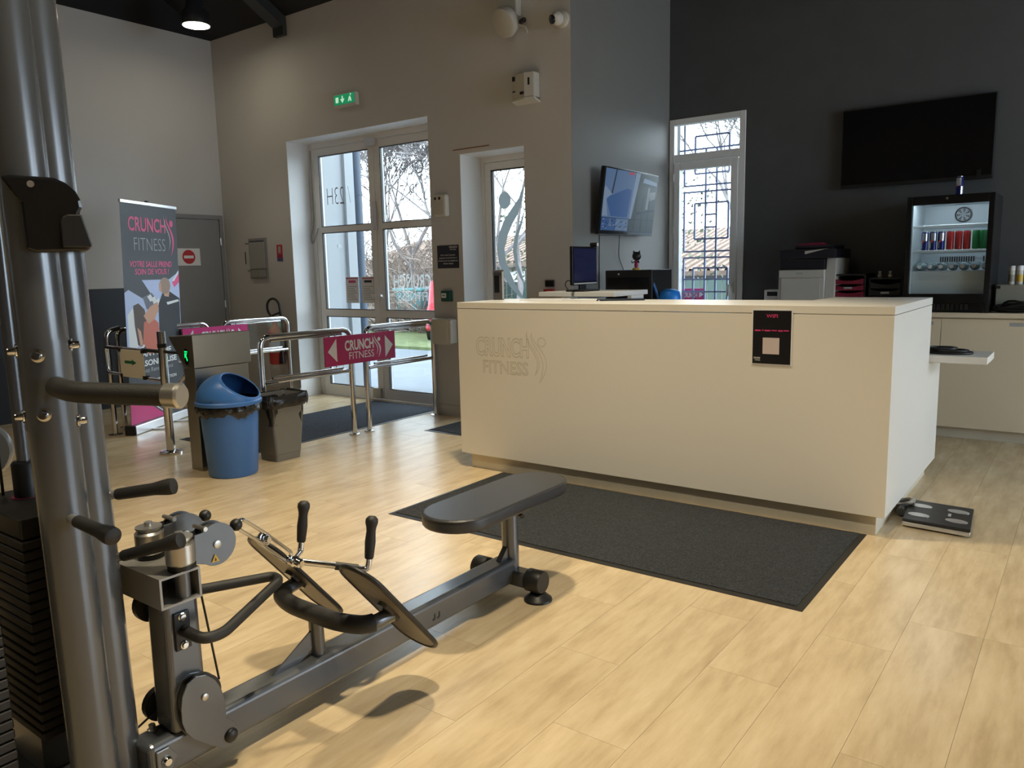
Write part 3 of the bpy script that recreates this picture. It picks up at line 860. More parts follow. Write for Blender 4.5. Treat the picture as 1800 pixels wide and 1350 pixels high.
# fan
fc = Vector((-.858, 6.944, 1.655))
fn = MB().lathe(fc, (0, -1, 0), [(0, .058), (.012, .058), (.012, .052), (.003, .05)], 28).build('fan_housing', M['black'], t, smooth=40)
mb = MB()
for k in range(7):
    a = 2 * math.pi * k / 7
    u = Vector((math.cos(a), 0, math.sin(a))); v_ = Vector((-math.sin(a), 0, math.cos(a)))
    c = fc + Vector((0, -.006, 0))
    mb.add([c + u * .012 - v_ * .004, c + u * .046 - v_ * .006, c + u * .046 + v_ * .014 + Vector((0, -.006, 0)), c + u * .012 + v_ * .004 + Vector((0, -.004, 0))], [(0, 1, 2, 3)])
mb.lathe(fc + Vector((0, -.002, 0)), (0, -1, 0), [(0, .014), (.012, .014)], 14)
mb.build('fan_blades', M['grey_print'], fn)
mb = MB()
for rr in (.02, .032, .044): mb.tube([fc + Vector((rr * math.cos(2 * math.pi * i / 24), -.014, rr * math.sin(2 * math.pi * i / 24))) for i in range(24)], .0015, 4, closed=True)
mb.build('fan_guard', M['shelf_wire'], fn)
mb = MB()
for i in range(15): mb.box(-1.0 + i * .016, -.992 + i * .016, 6.940, 6.9445, 1.30, 1.34)
for i in range(3): mb.box(-.71 + i * .016, -.702 + i * .016, 6.940, 6.9445, 1.30, 1.34)
mb.build('vent_slots', M['black'], t)
for z in (1.565, 1.385):
    mb = MB()
    mb.cyl((ix0_ + .008, 6.52, z), (ix1_ - .008, 6.52, z), .004, 6); mb.cyl((ix0_ + .008, 6.93, z), (ix1_ - .008, 6.93, z), .004, 6); mb.cyl((ix0_ + .008, 6.52, z - .012), (ix1_ - .008, 6.52, z - .012), .003, 6)
    for i in range(26):
        x = ix0_ + .012 + (ix1_ - ix0_ - .024) * i / 25
        mb.cyl((x, 6.52, z + .003), (x, 6.93, z + .003), .0016, 4)
    mb.build('wire_shelf', M['shelf_wire'], t)


def can_mesh(bodymat, second):
    """slim drink can at the origin"""
    t = thing('drink_can', (0, 0, 0), 'x', 'can')
    bd = MB().lathe((0, 0, 0), (0, 0, 1), [(0, .018), (.006, .0245), (.125, .0245), (.132, .021)], 20).build('body', bodymat, t, smooth=35)
    MB().lathe((0, 0, .132), (0, 0, 1), [(0, .0215), (.003, .0215), (.003, .019)], 20).build('rim', M['can_silver'], t, smooth=35)
    if second:
        # silver slanted quarters printed round the body
        mb = MB(); r = .0248
        for (a0, z0, z1) in ((-90, .064, .124), (0, .008, .064), (90, .064, .124), (180, .008, .064)):
            for k in range(6):
                a, b = math.radians(a0 + 15 * k), math.radians(a0 + 15 * (k + 1))
                mb.add([(r * math.cos(a), r * math.sin(a), z0 + .006 * (k / 6)), (r * math.cos(b), r * math.sin(b), z0 + .006 * ((k + 1) / 6)), (r * math.cos(b), r * math.sin(b), z1), (r * math.cos(a), r * math.sin(a), z1)], [(0, 1, 2, 3)])
        mb.build('silver_panels', M['can_silver'], t, smooth=60)
        mb = MB(); r = .0252
        for a0 in (-100, 80):
            for k in range(4):
                a, b = math.radians(a0 + 10 * k), math.radians(a0 + 10 * (k + 1))
                mb.add([(r * math.cos(a), r * math.sin(a), .056), (r * math.cos(b), r * math.sin(b), .056), (r * math.cos(b), r * math.sin(b), .072), (r * math.cos(a), r * math.sin(a), .072)], [(0, 1, 2, 3)])
        mb.build('red_emblem', M['red'], t)
    return t


protos = {}
order = ['first', 'second', 'third']
for ci, (key, bm, sec, xs) in enumerate((('blue and silver', M['can_blue'], True, (-1.052, -.998, -.944)), ('red', M['can_red'], False, (-.886, -.833, -.780)), ('green', M['can_green'], False, (-.722, -.682, -.643 - .01)))):
    base = can_mesh(bm, sec)
    for i, x in enumerate(xs):
        c = base if i == 0 else copy_tree(base)
        c.location = (x, 6.56, 1.3885); c.rotation_euler.z = math.radians(-35 + 8 * i)
        tag(c, '%s drink can on the fridge shelf, %s of three from the left' % (key, order[i]), 'can', 'cans on the fridge shelf')
c = can_mesh(M['can_blue'], True); c.location = (-.852, 6.60, 1.776); c.rotation_euler.z = math.radians(-60)
tag(c, 'blue and silver drink can standing on top of the fridge', 'can')
# bottles lying on the compressor step
for i in range(7):
    t = thing('water_bottle', (-1.085 + i * .071, 6.56, 1.236), 'clear water bottle lying in the fridge, number %s from the left' % ('one two three four five six seven'.split()[i]), 'bottle', 'water bottles lying in the fridge')
    cx_ = -1.085 + i * .071
    MB().lathe((cx_, 6.60, 1.268), (0, 1, 0), [(0, .013), (.03, .028), (.06, .031), (.22, .031), (.23, .027)], 16).build('body', M['bottle'], t, smooth=45)
    MB().lathe((cx_, 6.575, 1.268), (0, 1, 0), [(0, .014), (.022, .014)], 14).build('cap', M['paper'], t, smooth=40)

# right end of the counter: carton, two tubs, dark cable heap
t = thing('carton', (-.40, 6.78, CT), 'pale carton on the worktop right of the fridge', 'carton')
box('box', M['cardboard'], -.592, -.17, 6.70, 6.95, CT, 1.128, t, bevel=.003); box('label', M['black'], -.59, -.565, 6.697, 6.6995, 1.10, 1.122, t)
for i, x in enumerate((-.503, -.455)):
    t = thing('shaker_tub', (x, 6.75, 1.128), ['white shaker tub with yellow print on the carton, nearer the fridge', 'white shaker tub with yellow print on the carton, at the picture edge'][i], 'tub', 'tubs on the carton')
    MB().lathe((x, 6.75, 1.1285), (0, 0, 1), [(0, .019), (.005, .021), (.10, .021)], 18).build('tub', M['offwhite'], t, smooth=40)
    MB().lathe((x, 6.75, 1.2295), (0, 0, 1), [(0, .0215), (.03, .0215), (.034, .019)], 18).build('lid', M['paper'], t, smooth=40)
    MB().lathe((x, 6.75, 1.15), (0, 0, 1), [(0, .0214), (.05, .0214)], 18, caps=False).build('label', M['yellow'] if i else M['cardboard'], t, smooth=40)
mb = MB()
random.seed(3)
for k in range(7):
    pts = []
    cx_, cy_ = -.42 + .04 * random.uniform(-1, 1), 6.60 + .02 * random.uniform(-1, 1)
    for i in range(18):
        a = 2 * math.pi * i / 18
        pts.append((cx_ + (.12 + .02 * k % .05) * math.cos(a), cy_ + .055 * math.sin(a), CT + .012 + .012 * k * (.6 + .4 * math.sin(a * 2 + k))))
    mb.tube(pts, .009, 6, closed=True)
tag(mb.build('cable_heap', M['hose'], None, smooth=60, orgn=(-.42, 6.6, CT)), 'heap of black cables in front of the carton', 'cable')

# wall television (off)
t = thing('television', (-1.23, 7.0, 1.918), 'large black switched-off television on the dark wall', 'television')
box('housing', M['black'], -1.775, -.687, 6.985, 7.03, 1.918, 2.540, t, bevel=.004)
box('screen', M['screen_off'], -1.765, -.697, 6.982, 6.9849, 1.945, 2.532, t)
box('bottom_strip', M['black'], -1.77, -.692, 6.980, 6.9849, 1.920, 1.940, t)
box('wall_mount', M['beam_black'], -1.5, -.95, 7.0305, YA - .001, 2.1, 2.4, t)
box('stick', M['black'], -.792, -.765, 6.965, 6.979, 1.925, 1.985, t)

# alcove screen (on), tilted forward
t = thing('wall_screen', (-3.27, 6.04, 1.58), 'flat screen showing camera pictures, tilted on the grey wall', 'screen')
P0 = Vector((-3.265, 5.575, 1.585)); P1 = Vector((-3.265, 6.52, 1.585))
up = (Vector((-3.195, 5.545, 2.115)) - P0); up.y = 0; H_ = up.length; up.normalize()
rt = (P1 - P0).normalized(); W_ = (P1 - P0).length; nn = rt.cross(up)            # faces +X
cc = P0 + rt * W_ / 2 + up * H_ / 2
MB().obox(cc - nn * .022, W_, H_, .04, rt, up, nn).build('housing', M['gloss_black'], t, bevel=.004)
scr = lambda u, v: P0 + rt * (.012 + u * (W_ - .024)) + up * (.03 + v * (H_ - .042)) + nn * .0005


def scr_mat(name, col, s=.5): return mat(name, (.01, .01, .01), .25, spec=.15, emis=col, estr=s)


sm = [scr_mat('screen_blue_grey', (.13, .22, .40)), scr_mat('screen_mid_blue', (.045, .12, .33)), scr_mat('screen_pale', (.25, .35, .50)), scr_mat('screen_dark', (.02, .035, .07)), scr_mat('screen_olive', (.05, .075, .08)), scr_mat('screen_light', (.22, .26, .28)), scr_mat('screen_red', (.5, .06, .10))]
mb = MB()
def q(pts, k, lift=0): mb.poly([scr(u, v) + nn * lift for u, v in pts], k)
q([(0, 0), (1, 0), (1, 1), (0, 1)], 3)
q([(0, .22), (.54, .22), (.54, 1), (0, 1)], 0, .0003)
q([(.10, .56), (.42, .72), (.5, .7), (.46, .24), (.16, .24), (.06, .50)], 1, .0006)
q([(.0, .24), (.10, .24), (.05, .52), (.15, .60), (.02, .72), (0, .68)], 2, .0007)
q([(.13, .62), (.18, 1.0), (.20, 1.0), (.155, .60)], 3, .0007)
q([(.5, .22), (.54, .22), (.64, 1), (.55, 1)], 2, .0008)
q([(.54, .22), (1, .22), (1, 1), (.64, 1)], 4, .0003)
q([(.80, .40), (.82, .78), (.86, .78), (.85, .40)], 5, .0006)
q([(.86, .55), (.98, .60), (.98, .72), (.86, .70)], 5, .0006)
q([(.70, .85), (.99, .82), (.99, .88), (.72, .93)], 2, .0006)
q([(.42, .95), (.52, .95), (.52, .99), (.42, .99)], 6, .0009)
for i in range(4): q([(.005 + .25 * i, .01), (.245 + .25 * i, .01), (.245 + .25 * i, .21), (.005 + .25 * i, .21)], [1, 0, 4, 4][i], .0004)
random.seed(5)
for i in range(40):
    u, v = random.uniform(.01, .46), random.uniform(.02, .18)
    q([(u, v), (u + .03, v + .01), (u + .025, v + .025), (u + .004, v + .018)], random.choice([2, 3, 5]), .0007 + .00001 * i)
for i in range(3): q([(.60 + .13 * i, .03), (.61 + .13 * i, .03), (.62 + .13 * i, .6), (.61 + .13 * i, .6)], 3, .0008)
q([(.64, .30), (.99, .38), (.99, .41), (.64, .34)], 3, .0009)
mb.build('display', sm, t)
MB().obox(cc - nn * .055 - up * .02, .3, .22, .03, rt, up, nn).build('bracket', M['black'], t)
MB().obox(Vector((-3.33, 6.04, 1.84)), .035, .2, .25).build('wall_plate', M['black'], t)
o = MB().tube(fillet([(-3.33, 5.70, 1.60), (-3.345, 5.72, 1.4), (-3.345, 5.72, 1.1)], .03), .004, 6).build('screen_cable', M['hose'], None, smooth=60, orgn=(-3.34, 5.72, 1.1)); tag(o, 'straight black cable hanging below the wall screen', 'cable')
o = MB().tube(fillet([(-3.32, 6.02, 1.60), (-3.34, 6.04, 1.40), (-3.34, 6.14, 1.28), (-3.34, 6.16, 1.05)], .05), .004, 6).build('screen_cable', M['hose'], None, smooth=60, orgn=(-3.34, 6.1, 1.05)); tag(o, 'bent black cable hanging from the middle of the wall screen', 'cable')

# behind the desk: white raised shelf with monitor, low cabinet with black box
t = thing('raised_shelf_unit', (-2.98, 5.02, 0), 'white raised shelf unit behind the desk carrying the monitor', 'shelf')
box('shelf_board', M['desk_white'], -3.30, -2.665, 4.76, 5.26, 1.115, 1.148, t, bevel=.002)
box('support_panel', M['desk_white'], -3.29, -3.26, 5.05, 5.24, 0, 1.114, t); box('support_panel', M['desk_white'], -2.72, -2.69, 5.05, 5.24, 0, 1.114, t)
t = thing('monitor', (-3.0, 4.90, 1.148), 'dark computer monitor standing on the white raised shelf', 'monitor')
MB().obox((-3.0, 4.905, 1.332), .025, .375, .275, (1, .06, 0), (-.06, 1, 0)).build('housing', M['gloss_black'], t, bevel=.006)
MB().obox((-2.985, 4.906, 1.337), .002, .345, .235, (1, .06, 0), (-.06, 1, 0)).build('screen', M['monitor_on'], t)
MB().obox((-2.984, 4.906, 1.206), .003, .345, .010, (1, .06, 0), (-.06, 1, 0)).build('lower_trim', M['grey_print'], t)
MB().box(-3.025, -3.005, 4.87, 4.95, 1.16, 1.25).build('neck', M['black'], t, bevel=.003)
MB().box(-3.09, -2.93, 4.80, 5.02, 1.1485, 1.162).build('stand_foot', M['black'], t, bevel=.005)
t = thing('webcam', (-3.0, 5.06, 1.472), 'small black and white webcam clipped on the monitor corner', 'webcam')
MB().cyl((-3.03, 5.055, 1.484), (-2.975, 5.06, 1.484), .016, 14).build('camera_body', M['black'], t, smooth=40, bevel=.003)
MB().cyl((-2.975, 5.06, 1.484), (-2.970, 5.06, 1.484), .013, 14).build('lens_ring', M['paper'], t, smooth=40)
o = MB().tube(fillet([(-3.06, 4.80, 1.155), (-3.06, 4.74, 1.20), (-3.05, 4.765, 1.235), (-3.04, 4.80, 1.22)], .03), .004, 6).build('monitor_cable', M['hose'], None, smooth=60, orgn=(-3.06, 4.77, 1.15)); tag(o, 'short black cable loop beside the monitor foot', 'cable')
o = box('side_cabinet', M['desk_white'], -3.30, -2.40, 5.38, 5.95, 0, .80, None, bevel=.003); tag(o, 'low white cabinet behind the desk under the black box', 'cabinet')
t = thing('black_box', (-2.90, 5.6, .80), 'large black box-shaped appliance with a white dot behind the desk', 'box')
box('casing', M['black'], -3.105, -2.703, 5.40, 5.75, .80, 1.292, t, bevel=.006)
MB().cyl((-2.985, 5.40, 1.262), (-2.985, 5.397, 1.262), .007, 14).build('white_dot', M['paper'], t)
box('front_door', M['gloss_black'], -3.085, -2.723, 5.396, 5.3998, .83, 1.235, t, bevel=.002)
t = thing('figurine', (-2.865, 5.46, 1.292), 'small dark cat-eared figurine standing on the black box', 'figurine')
fx, fy, fz = -2.865, 5.46, 1.292
MB().lathe((fx, fy, fz), (0, 0, 1), [(0, .03), (.012, .03), (.016, .02)], 16).build('base', M['yellow'], t, smooth=40)
MB().lathe((fx, fy, fz + .016), (0, 0, 1), [(0, .012), (.02, .016), (.05, .012), (.07, .008)], 12).build('body', M['maroon'], t, smooth=50)
mb = MB().ball((fx + .004, fy, fz + .105), .036, 16, (1, .9, .95))
for sx in (-1, 1): mb.lathe((fx + .004 + sx * .02, fy, fz + .128), (sx * .35, 0, 1), [(0, .013), (.022, .001)], 8)
mb.build('head', M['black'], t, smooth=60)
for sx in (-1, 1): MB().tube([(fx + sx * .012, fy, fz + .066), (fx + sx * .028, fy - .012, fz + .055), (fx + sx * .03, fy - .02, fz + .07)], .005, 6).build('arm', M['black'], t, smooth=60)
t = thing('blue_container', (-2.64, 5.5, .80), 'bright blue rounded plastic container with slanted handle behind the desk', 'container')
MB().lathe((-2.60, 5.5, .80), (0, 0, 1), [(0, .07), (.02, .078), (.28, .082), (.325, .07), (.345, .035)], 24).build('body', M['blue_b'], t, smooth=50)
MB().tube(fillet([(-2.655, 5.46, 1.02), (-2.70, 5.44, 1.16), (-2.73, 5.44, 1.235)], .05), .012, 8).build('slanted_handle', M['blue'], t, smooth=60)

# brochure holder and papers on the desk top
t = thing('brochure_holder', (-3.42 + .3, 4.3, 1.11), 'slim dark grey card dispenser standing on the left end of the desk', 'dispenser')
hc = Vector((-3.345, 4.335, 1.11)); hx = Vector((.75, .66, 0)).normalized(); hy = Vector((-hx.y, hx.x, 0))
dg = mat('dark_grey_dispenser', (.07, .065, .062), .35, metal=.3)
MB().obox(hc + Vector((0, 0, .103)), .075, .05, .206, hx, hy).build('casing', dg, t, bevel=.003)
MB().obox(hc + Vector((0, 0, .11)) - hx * .012 - hy * .026, .034, .004, .12, hx, hy).build('front_window', M['screen_off'], t)
MB().obox(hc + Vector((0, 0, .178)) - hx * .006 - hy * .028, .05, .008, .022, hx, hy).build('top_slot', M['black'], t)
MB().obox(hc + Vector((0, 0, .10)) + hx * .03 - hy * .027, .012, .003, .19, hx, hy).build('trim_strip', M['grey_print'], t)
for i, (x, y, a, lab) in enumerate(((-2.98, 4.38, .25, 'white sheets of paper lying on the desk top near the dispenser'), (-2.62, 4.36, -.1, 'thin magazine lying on the desk top before the monitor'), (-2.42, 4.40, .5, 'dark leaflet lying on the desk top, right of the magazine'))):
    ax = (math.cos(a), math.sin(a), 0); ay = (-math.sin(a), math.cos(a), 0)
    o = MB().obox((x, y, 1.1125 + .0004 * i), .297, .21, .005, ax, ay).build(['paper_sheets', 'magazine', 'leaflet'][i], [M['paper'], M['paper'], M['printer_dark']][i], None, orgn=(x, y, 1.11))
    tag(o, lab, ['paper', 'magazine', 'leaflet'][i])

# ================================================================== RAILINGS, TURNSTILE, GATE
def railing(x, y0, y1, label):
    t = thing('railing', (x, (y0 + y1) / 2, 0), label, 'railing', 'chrome entrance railings')
    r = .021; zt = .868
    MB().tube(fillet([(x, y0, .012), (x, y0, zt), (x, y1, zt), (x, y1, .012)], .085, 7), r, 16).build('rail_tube', M['chrome'], t, smooth=50)
    MB().cyl((x, y0 + r, .535), (x, y1 - r, .535), .016, 14).build('lower_bar', M['chrome'], t, smooth=50)
    for zc, s in ((.562, 1), (.838, -1)):
        MB().cyl((x, y0 + .09, zc), (x, y1 - .09, zc), .010, 10).build('panel_clamp', M['chrome'], t, smooth=50)
    box('clear_panel', M['acrylic'], x - .004, x + .004, y0 + .08, y1 - .08, .556, .842, t)
    for y in (y0, y1):
        MB().lathe((x, y, 0), (0, 0, 1), [(0, .045), (.008, .045), (.012, .036), (.013, .022)], 20).build('floor_flange', M['chrome'], t, smooth=40)
    return t


railing(-4.83, 3.42, 4.275, 'near chrome railing behind the bins')
railing(-4.83, 4.44, 5.265, 'near chrome railing ending at the entrance wall')
railing(-6.85, 3.40, 4.28, 'far chrome railing half hidden behind the banner')
railing(-6.85, 4.44, 5.21, 'far chrome railing beside the fire extinguisher')


def rail_sign(x, y0, y1, z0, z1, m_, label):
    t = thing('rail_sign', (x, (y0 + y1) / 2, z0), label, 'sign', 'magenta rail signs')
    box('board', m_, x, x + .012, y0, y1, z0, z1, t, bevel=.001)
    w, h = y1 - y0, z1 - z0
    xx = x + .0128; R_ = (0, 1, 0)
    P = lambda u, v: (xx, y0 + u * w, z0 + v * h)
    mb = MB(); mb.poly([P(.035, .5), P(.155, .13), P(.155, .93)]); mb.build('left_arrow', M['white_print'], t)
    mb = MB(); mb.poly([P(.965, .5), P(.845, .07), P(.845, .87)]); mb.build('right_arrow', M['white_print'], t)
    mb = MB(); put_text(mb, 'CRUNCH', P(.265, .46), R_, UPV, .41 * w, .37 * h, weight=.035); put_text(mb, 'FITNESS', P(.32, .16), R_, UPV, .355 * w, .25 * h, weight=.0)
    mb.build('lettering', M['white_print'], t)
    mb = MB()
    for sh in (FIG1, FIG2, HEAD): put_shape(mb, sh, P(.655, .10), R_, UPV, .135 * w, .82 * h)
    mb.build('figure_emblem', M['white_print'], t)
    for y in (y0 + .12, y1 - .12): MB().cyl((x - .004, y, z0 - .015), (x - .004, y, z1 + .02), .005, 8).build('hanging_strap', M['chrome'], t)


rail_sign(-4.797, 3.975, 4.735, .592, .825, M['magenta'], 'magenta sign with white arrows on the near railings')
rail_sign(-6.817, 3.99, 4.69, .605, .835, M['magenta_b'], 'magenta sign with white arrows on the far railings')

# turnstile
t = thing('turnstile', (-4.88, 3.1, 0), 'brushed steel turnstile cabinet with green arrow light', 'turnstile')
MB().box(-4.94, -4.81, 2.885, 3.30, 0, .705).build('pedestal', M['steel'], t, bevel=.003)
MB().prism([(-4.808, 2.883, .707), (-4.808, 2.883, .930), (-5.105, 2.883, .914), (-4.930, 2.883, .707)], (0, .44, 0)).build('head', M['steel'], t, bevel=.003)
mb = MB(); zc = .783; xc = -4.893
oval = [(xc + .02 * math.cos(a), 2.882, zc + (.036 if math.sin(a) > 0 else -.036) + .02 * math.sin(a)) for a in [2 * math.pi * i / 24 for i in range(24)]]
mb.prism(oval, (0, -.002, 0)); mb.build('indicator_window', M['screen_off'], t)
mb = MB(); yq2 = 2.8795
mb.poly([(xc - .017, yq2, zc + .030), (xc + .017, yq2, zc + .030), (xc + .017, yq2, zc + .038), (xc - .017, yq2, zc + .038)])
mb.poly([(xc - .016, yq2, zc + .024), (xc - .016, yq2, zc - .01), (xc + .015, yq2, zc + .024)])
mb.poly([(xc - .004, yq2, zc + .0), (xc + .003, yq2, zc + .008), (xc + .017, yq2, zc - .022), (xc + .008, yq2, zc - .03)])
mb.build('green_arrow', M['led_green'], t)
mb = MB(); hubc = Vector((-5.02, 3.10, .80)); hn = Vector((-.76, 0, -.65)).normalized()
mb.lathe(hubc - hn * .01, hn, [(0, .06), (.05, .055), (.065, .03)], 20); mb.build('hub', M['chrome'], t, smooth=40)
for tgt in ((-5.75, 3.10, .29), (-5.22, 3.6, .74)):
    v_ = (Vector(tgt) - hubc)
    v_ = v_.normalized() * .42
    MB().tube([hubc + hn * .03, hubc + hn * .03 + v_], .014, 12).build('arm', M['chrome'], t, smooth=50)
for z in (.05, .65): MB().cyl((-4.925, 2.884, z), (-4.925, 2.880, z), .006, 8).build('screw', M['chrome'], t)

# swing gate
t = thing('swing_gate', (-5.545, 3.08, 0), 'chrome swing gate post with white arrow panel', 'gate')
gx, gy_ = -5.545, 3.08
MB().lathe((gx, gy_, 0), (0, 0, 1), [(0, .082), (.012, .082), (.02, .07), (.022, .034)], 24).build('floor_flange', M['chrome'], t, smooth=40)
MB().cyl((gx, gy_, .02), (gx, gy_, .922), .031, 20).build('post', M['chrome'], t, smooth=50)
MB().lathe((gx, gy_, .80), (0, 0, 1), [(0, .034), (.03, .034)], 20).build('collar', M['black'], t, smooth=40)
MB().tube(fillet([(gx - .03, gy_, .765), (-6.405, gy_, .775), (-6.405, gy_, .565), (gx - .03, gy_, .55)], .05, 6), .0125, 12).build('arm_frame', M['chrome'], t, smooth=50)
for xa_, xb_ in ((-6.39, -6.12), (-5.83, -5.58)):
    MB().cyl((xa_, gy_, .7705), (xb_, gy_, .768), .0145, 12).build('black_sleeve', M['rubber'], t, smooth=50)
MB().cyl((gx + .03, gy_, .770), (-5.20, gy_, .770), .012, 12).build('short_arm', M['rubber'], t, smooth=50)
pn = box('arrow_panel', M['cream_panel'], -6.15, -5.79, gy_ - .022, gy_ - .014, .548, .766, t, bevel=.004)
mb = MB(); yq3 = gy_ - .0226
mb.poly([(-6.075, yq3, .657), (-5.965, yq3, .657), (-5.965, yq3, .680), (-6.075, yq3, .680)])
mb.poly([(-5.965, yq3, .645), (-5.895, yq3, .668), (-5.965, yq3, .692)])
mb.build('green_arrow', M['green_print'], pn)
for x in (-6.14, -5.80):
    for z in (.558, .76): box('clip', M['black'], x - .016, x + .016, gy_ - .027, gy_ + .016, z - .014, z + .014, t, bevel=.002)
t = thing('barrier_post', (-6.60, 3.19, 0), 'slim chrome receiving post left of the banner', 'post')
MB().tube(fillet([(-6.60, 3.19, .012), (-6.60, 3.19, .875), (-6.60, 3.30, .90)], .06, 6), .022, 14).build('post', M['chrome'], t, smooth=50)
MB().lathe((-6.60, 3.19, 0), (0, 0, 1), [(0, .06), (.008, .06), (.013, .022)], 20).build('floor_flange', M['chrome'], t, smooth=40)

# ================================================================== BINS
t = thing('blue_bin', (-4.59, 2.985, 0), 'blue round waste bin with domed open lid', 'bin')
bc = Vector((-4.585, 2.975, 0))
MB().lathe(bc, (0, 0, 1), [(0, .150), (.012, .158), (.44, .186), (.475, .19)], 40).build('bucket', M['blue'], t, smooth=40)


def bag_ring(mb, prof_fn, n=72, seed=1, rows=7):
    random.seed(seed)
    vs = []
    nz = [[random.uniform(-1, 1) for _ in range(n)] for _ in range(rows)]
    for j in range(rows):
        for i in range(n):
            k = (nz[j][i] + nz[j][(i + 1) % n] * .5 + nz[j - 1][i] * .5)
            vs.append(prof_fn(j / (rows - 1), i / n, k))
    mb.add(vs, [(j * n + i, j * n + (i + 1) % n, (j + 1) * n + (i + 1) % n, (j + 1) * n + i) for j in range(rows - 1) for i in range(n)])


mb = MB()
bag_ring(mb, lambda v, u, k: bc + Vector((math.cos(2 * math.pi * u), math.sin(2 * math.pi * u), 0)) * (.196 + .010 * math.sin(v * math.pi) + .006 * k) + Vector((0, 0, .405 + .085 * v + (.012 * k + .012 * math.sin(u * 23) + .016 * math.sin(u * 9 + 1) if v < .2 else .003 * k))), 84, 4)
mb.build('bin_bag', M['bag'], t, smooth=80)
MB().lathe(bc, (0, 0, 1), [(.478, .196), (.480, .212), (.500, .214), (.508, .204), (.512, .200)], 40).build('lid_rim', M['blue'], t, smooth=40)
# domed lid with a round opening
hd = Vector((.62, .30, .78)).normalized(); hu = hd.orthogonal().normalized(); hw = hd.cross(hu)
vs = []; rows, n = 26, 48
for j in range(rows):
    a = math.radians(46) + (math.pi - math.radians(46)) * j / (rows - 1)
    for i in range(n):
        b = 2 * math.pi * i / n
        d_ = hd * math.cos(a) + (hu * math.cos(b) + hw * math.sin(b)) * math.sin(a)
        if d_.z < 0:
            d_ = Vector((d_.x, d_.y, 0)); L_ = max(d_.length, 1e-6); d_ = d_ / L_
        vs.append(bc + Vector((d_.x * .200, d_.y * .200, .512 + d_.z * .165)))
fs = [(j * n + i, j * n + (i + 1) % n, (j + 1) * n + (i + 1) % n, (j + 1) * n + i) for j in range(rows - 1) for i in range(n)]
lid = MB().add(vs, fs).build('domed_lid', M['blue'], t, smooth=60)
so = lid.modifiers.new('thickness', 'SOLIDIFY'); so.thickness = .005; so.offset = -1
MB().tube(vs[:n], .005, 6, closed=True).build('opening_rim', M['blue'], t, smooth=60)

t = thing('grey_bin', (-4.66, 3.44, 0), 'grey square waste bin lined with a black bag', 'bin')


def rrect(cx, cy, hx, hy, r, z, n=5):
    P = []
    for sx, sy, a0 in ((1, 1, 0), (-1, 1, 90), (-1, -1, 180), (1, -1, 270)):
        for i in range(n + 1):
            a = math.radians(a0 + 90 * i / n); P.append(Vector((cx + sx * (hx - r) + r * math.cos(a), cy + sy * (hy - r) + r * math.sin(a), z)))
    return P


gcx, gcy = -4.675, 3.425
mb = MB(); rings = [rrect(gcx, gcy, hx, hy, .022, z) for z, hx, hy in ((0, .098, .105), (.05, .101, .109), (.052, .103, .111), (.455, .125, .148), (.47, .131, .154))]
n = len(rings[0])
mb.add([p for r_ in rings for p in r_], [(j * n + i, j * n + (i + 1) % n, (j + 1) * n + (i + 1) % n, (j + 1) * n + i) for j in range(len(rings) - 1) for i in range(n)] + [tuple(range(n))[::-1]])
mb.build('bin_body', M['grey_bin'], t, smooth=40)


def gb(v, u, k):
    R0 = rrect(0, 0, .141, .165, .035, 0, 8); m_ = len(R0); f = u * m_; a, b = R0[int(f) % m_], R0[(int(f) + 1) % m_]
    p = a.lerp(b, f - int(f)); d_ = p.normalized()
    # outside skirt, over the rim and down inside
    if v < .55: z = .395 + .085 * v / .55; o_ = .002 + .010 * math.sin(v / .55 * math.pi)
    else: z = .48 - (v - .55) / .45 * .22; o_ = -.016 - .05 * (v - .55)
    return Vector((gcx, gcy, 0)) + p + d_ * (o_ + .0035 * k) + Vector((0, 0, z + (.008 * k + .012 * math.sin(u * 31) if v < .1 else .004 * k)))


mb = MB(); bag_ring(mb, gb, 108, 9, 12); mb.build('bin_bag', M['bag'], t, smooth=80)
MB().poly([(gcx - .10, gcy - .12, .30), (gcx + .10, gcy - .12, .30), (gcx + .10, gcy + .12, .30), (gcx - .10, gcy + .12, .30)]).build('bag_bottom', M['bag'], t)

# ================================================================== ROLL-UP BANNER
t = thing('rollup_banner', (-6.68, 3.6, 0), 'grey roll-up banner with pink lettering by the grey door', 'banner')
B0 = Vector((-6.455, 3.245, 0)); bd = Vector((-.507, .862, 0)).normalized(); bn = Vector((bd.y, -bd.x, 0)); BW = .86
zb, zt_ = .085, 1.935
lean = Vector((.028, .058, 0))
BP = lambda u, v, lift=0: B0 + bd * (u * BW) + lean * v + Vector((0, 0, zb + (zt_ - zb) * v)) + bn * (.012 + lift)
MB().obox(B0 + bd * (BW / 2) + Vector((0, 0, .04)), BW, .09, .078, bd, bn).build('base_cassette', M['alu'], t, bevel=.008)
for s in (0, BW): MB().obox(B0 + bd * s + Vector((0, 0, .042)), .016, .10, .084, bd, bn).build('end_cap', M['black'], t, bevel=.006)
for s in (.30, .72): MB().obox(B0 + bd * (BW * s) + bn * .10 + Vector((0, 0, .008)), .025, .24, .008, bd, bn).build('foot', M['alu'], t); MB().obox(B0 + bd * (BW * s) + bn * .215 + Vector((0, 0, .008)), .03, .02, .012, bd, bn).build('foot_tip', M['black'], t)
MB().add([BP(0, 0), BP(1, 0), BP(1, 1), BP(0, 1), BP(0, 0, -.001), BP(1, 0, -.001), BP(1, 1, -.001), BP(0, 1, -.001)], [(0, 1, 2, 3), (7, 6, 5, 4), (0, 3, 7, 4), (1, 5, 6, 2)]).build('sheet', M['banner'], t)
MB().obox(BP(.5, 1.004), BW + .006, .018, .028, bd, bn).build('top_rail', M['alu'], t, bevel=.003)
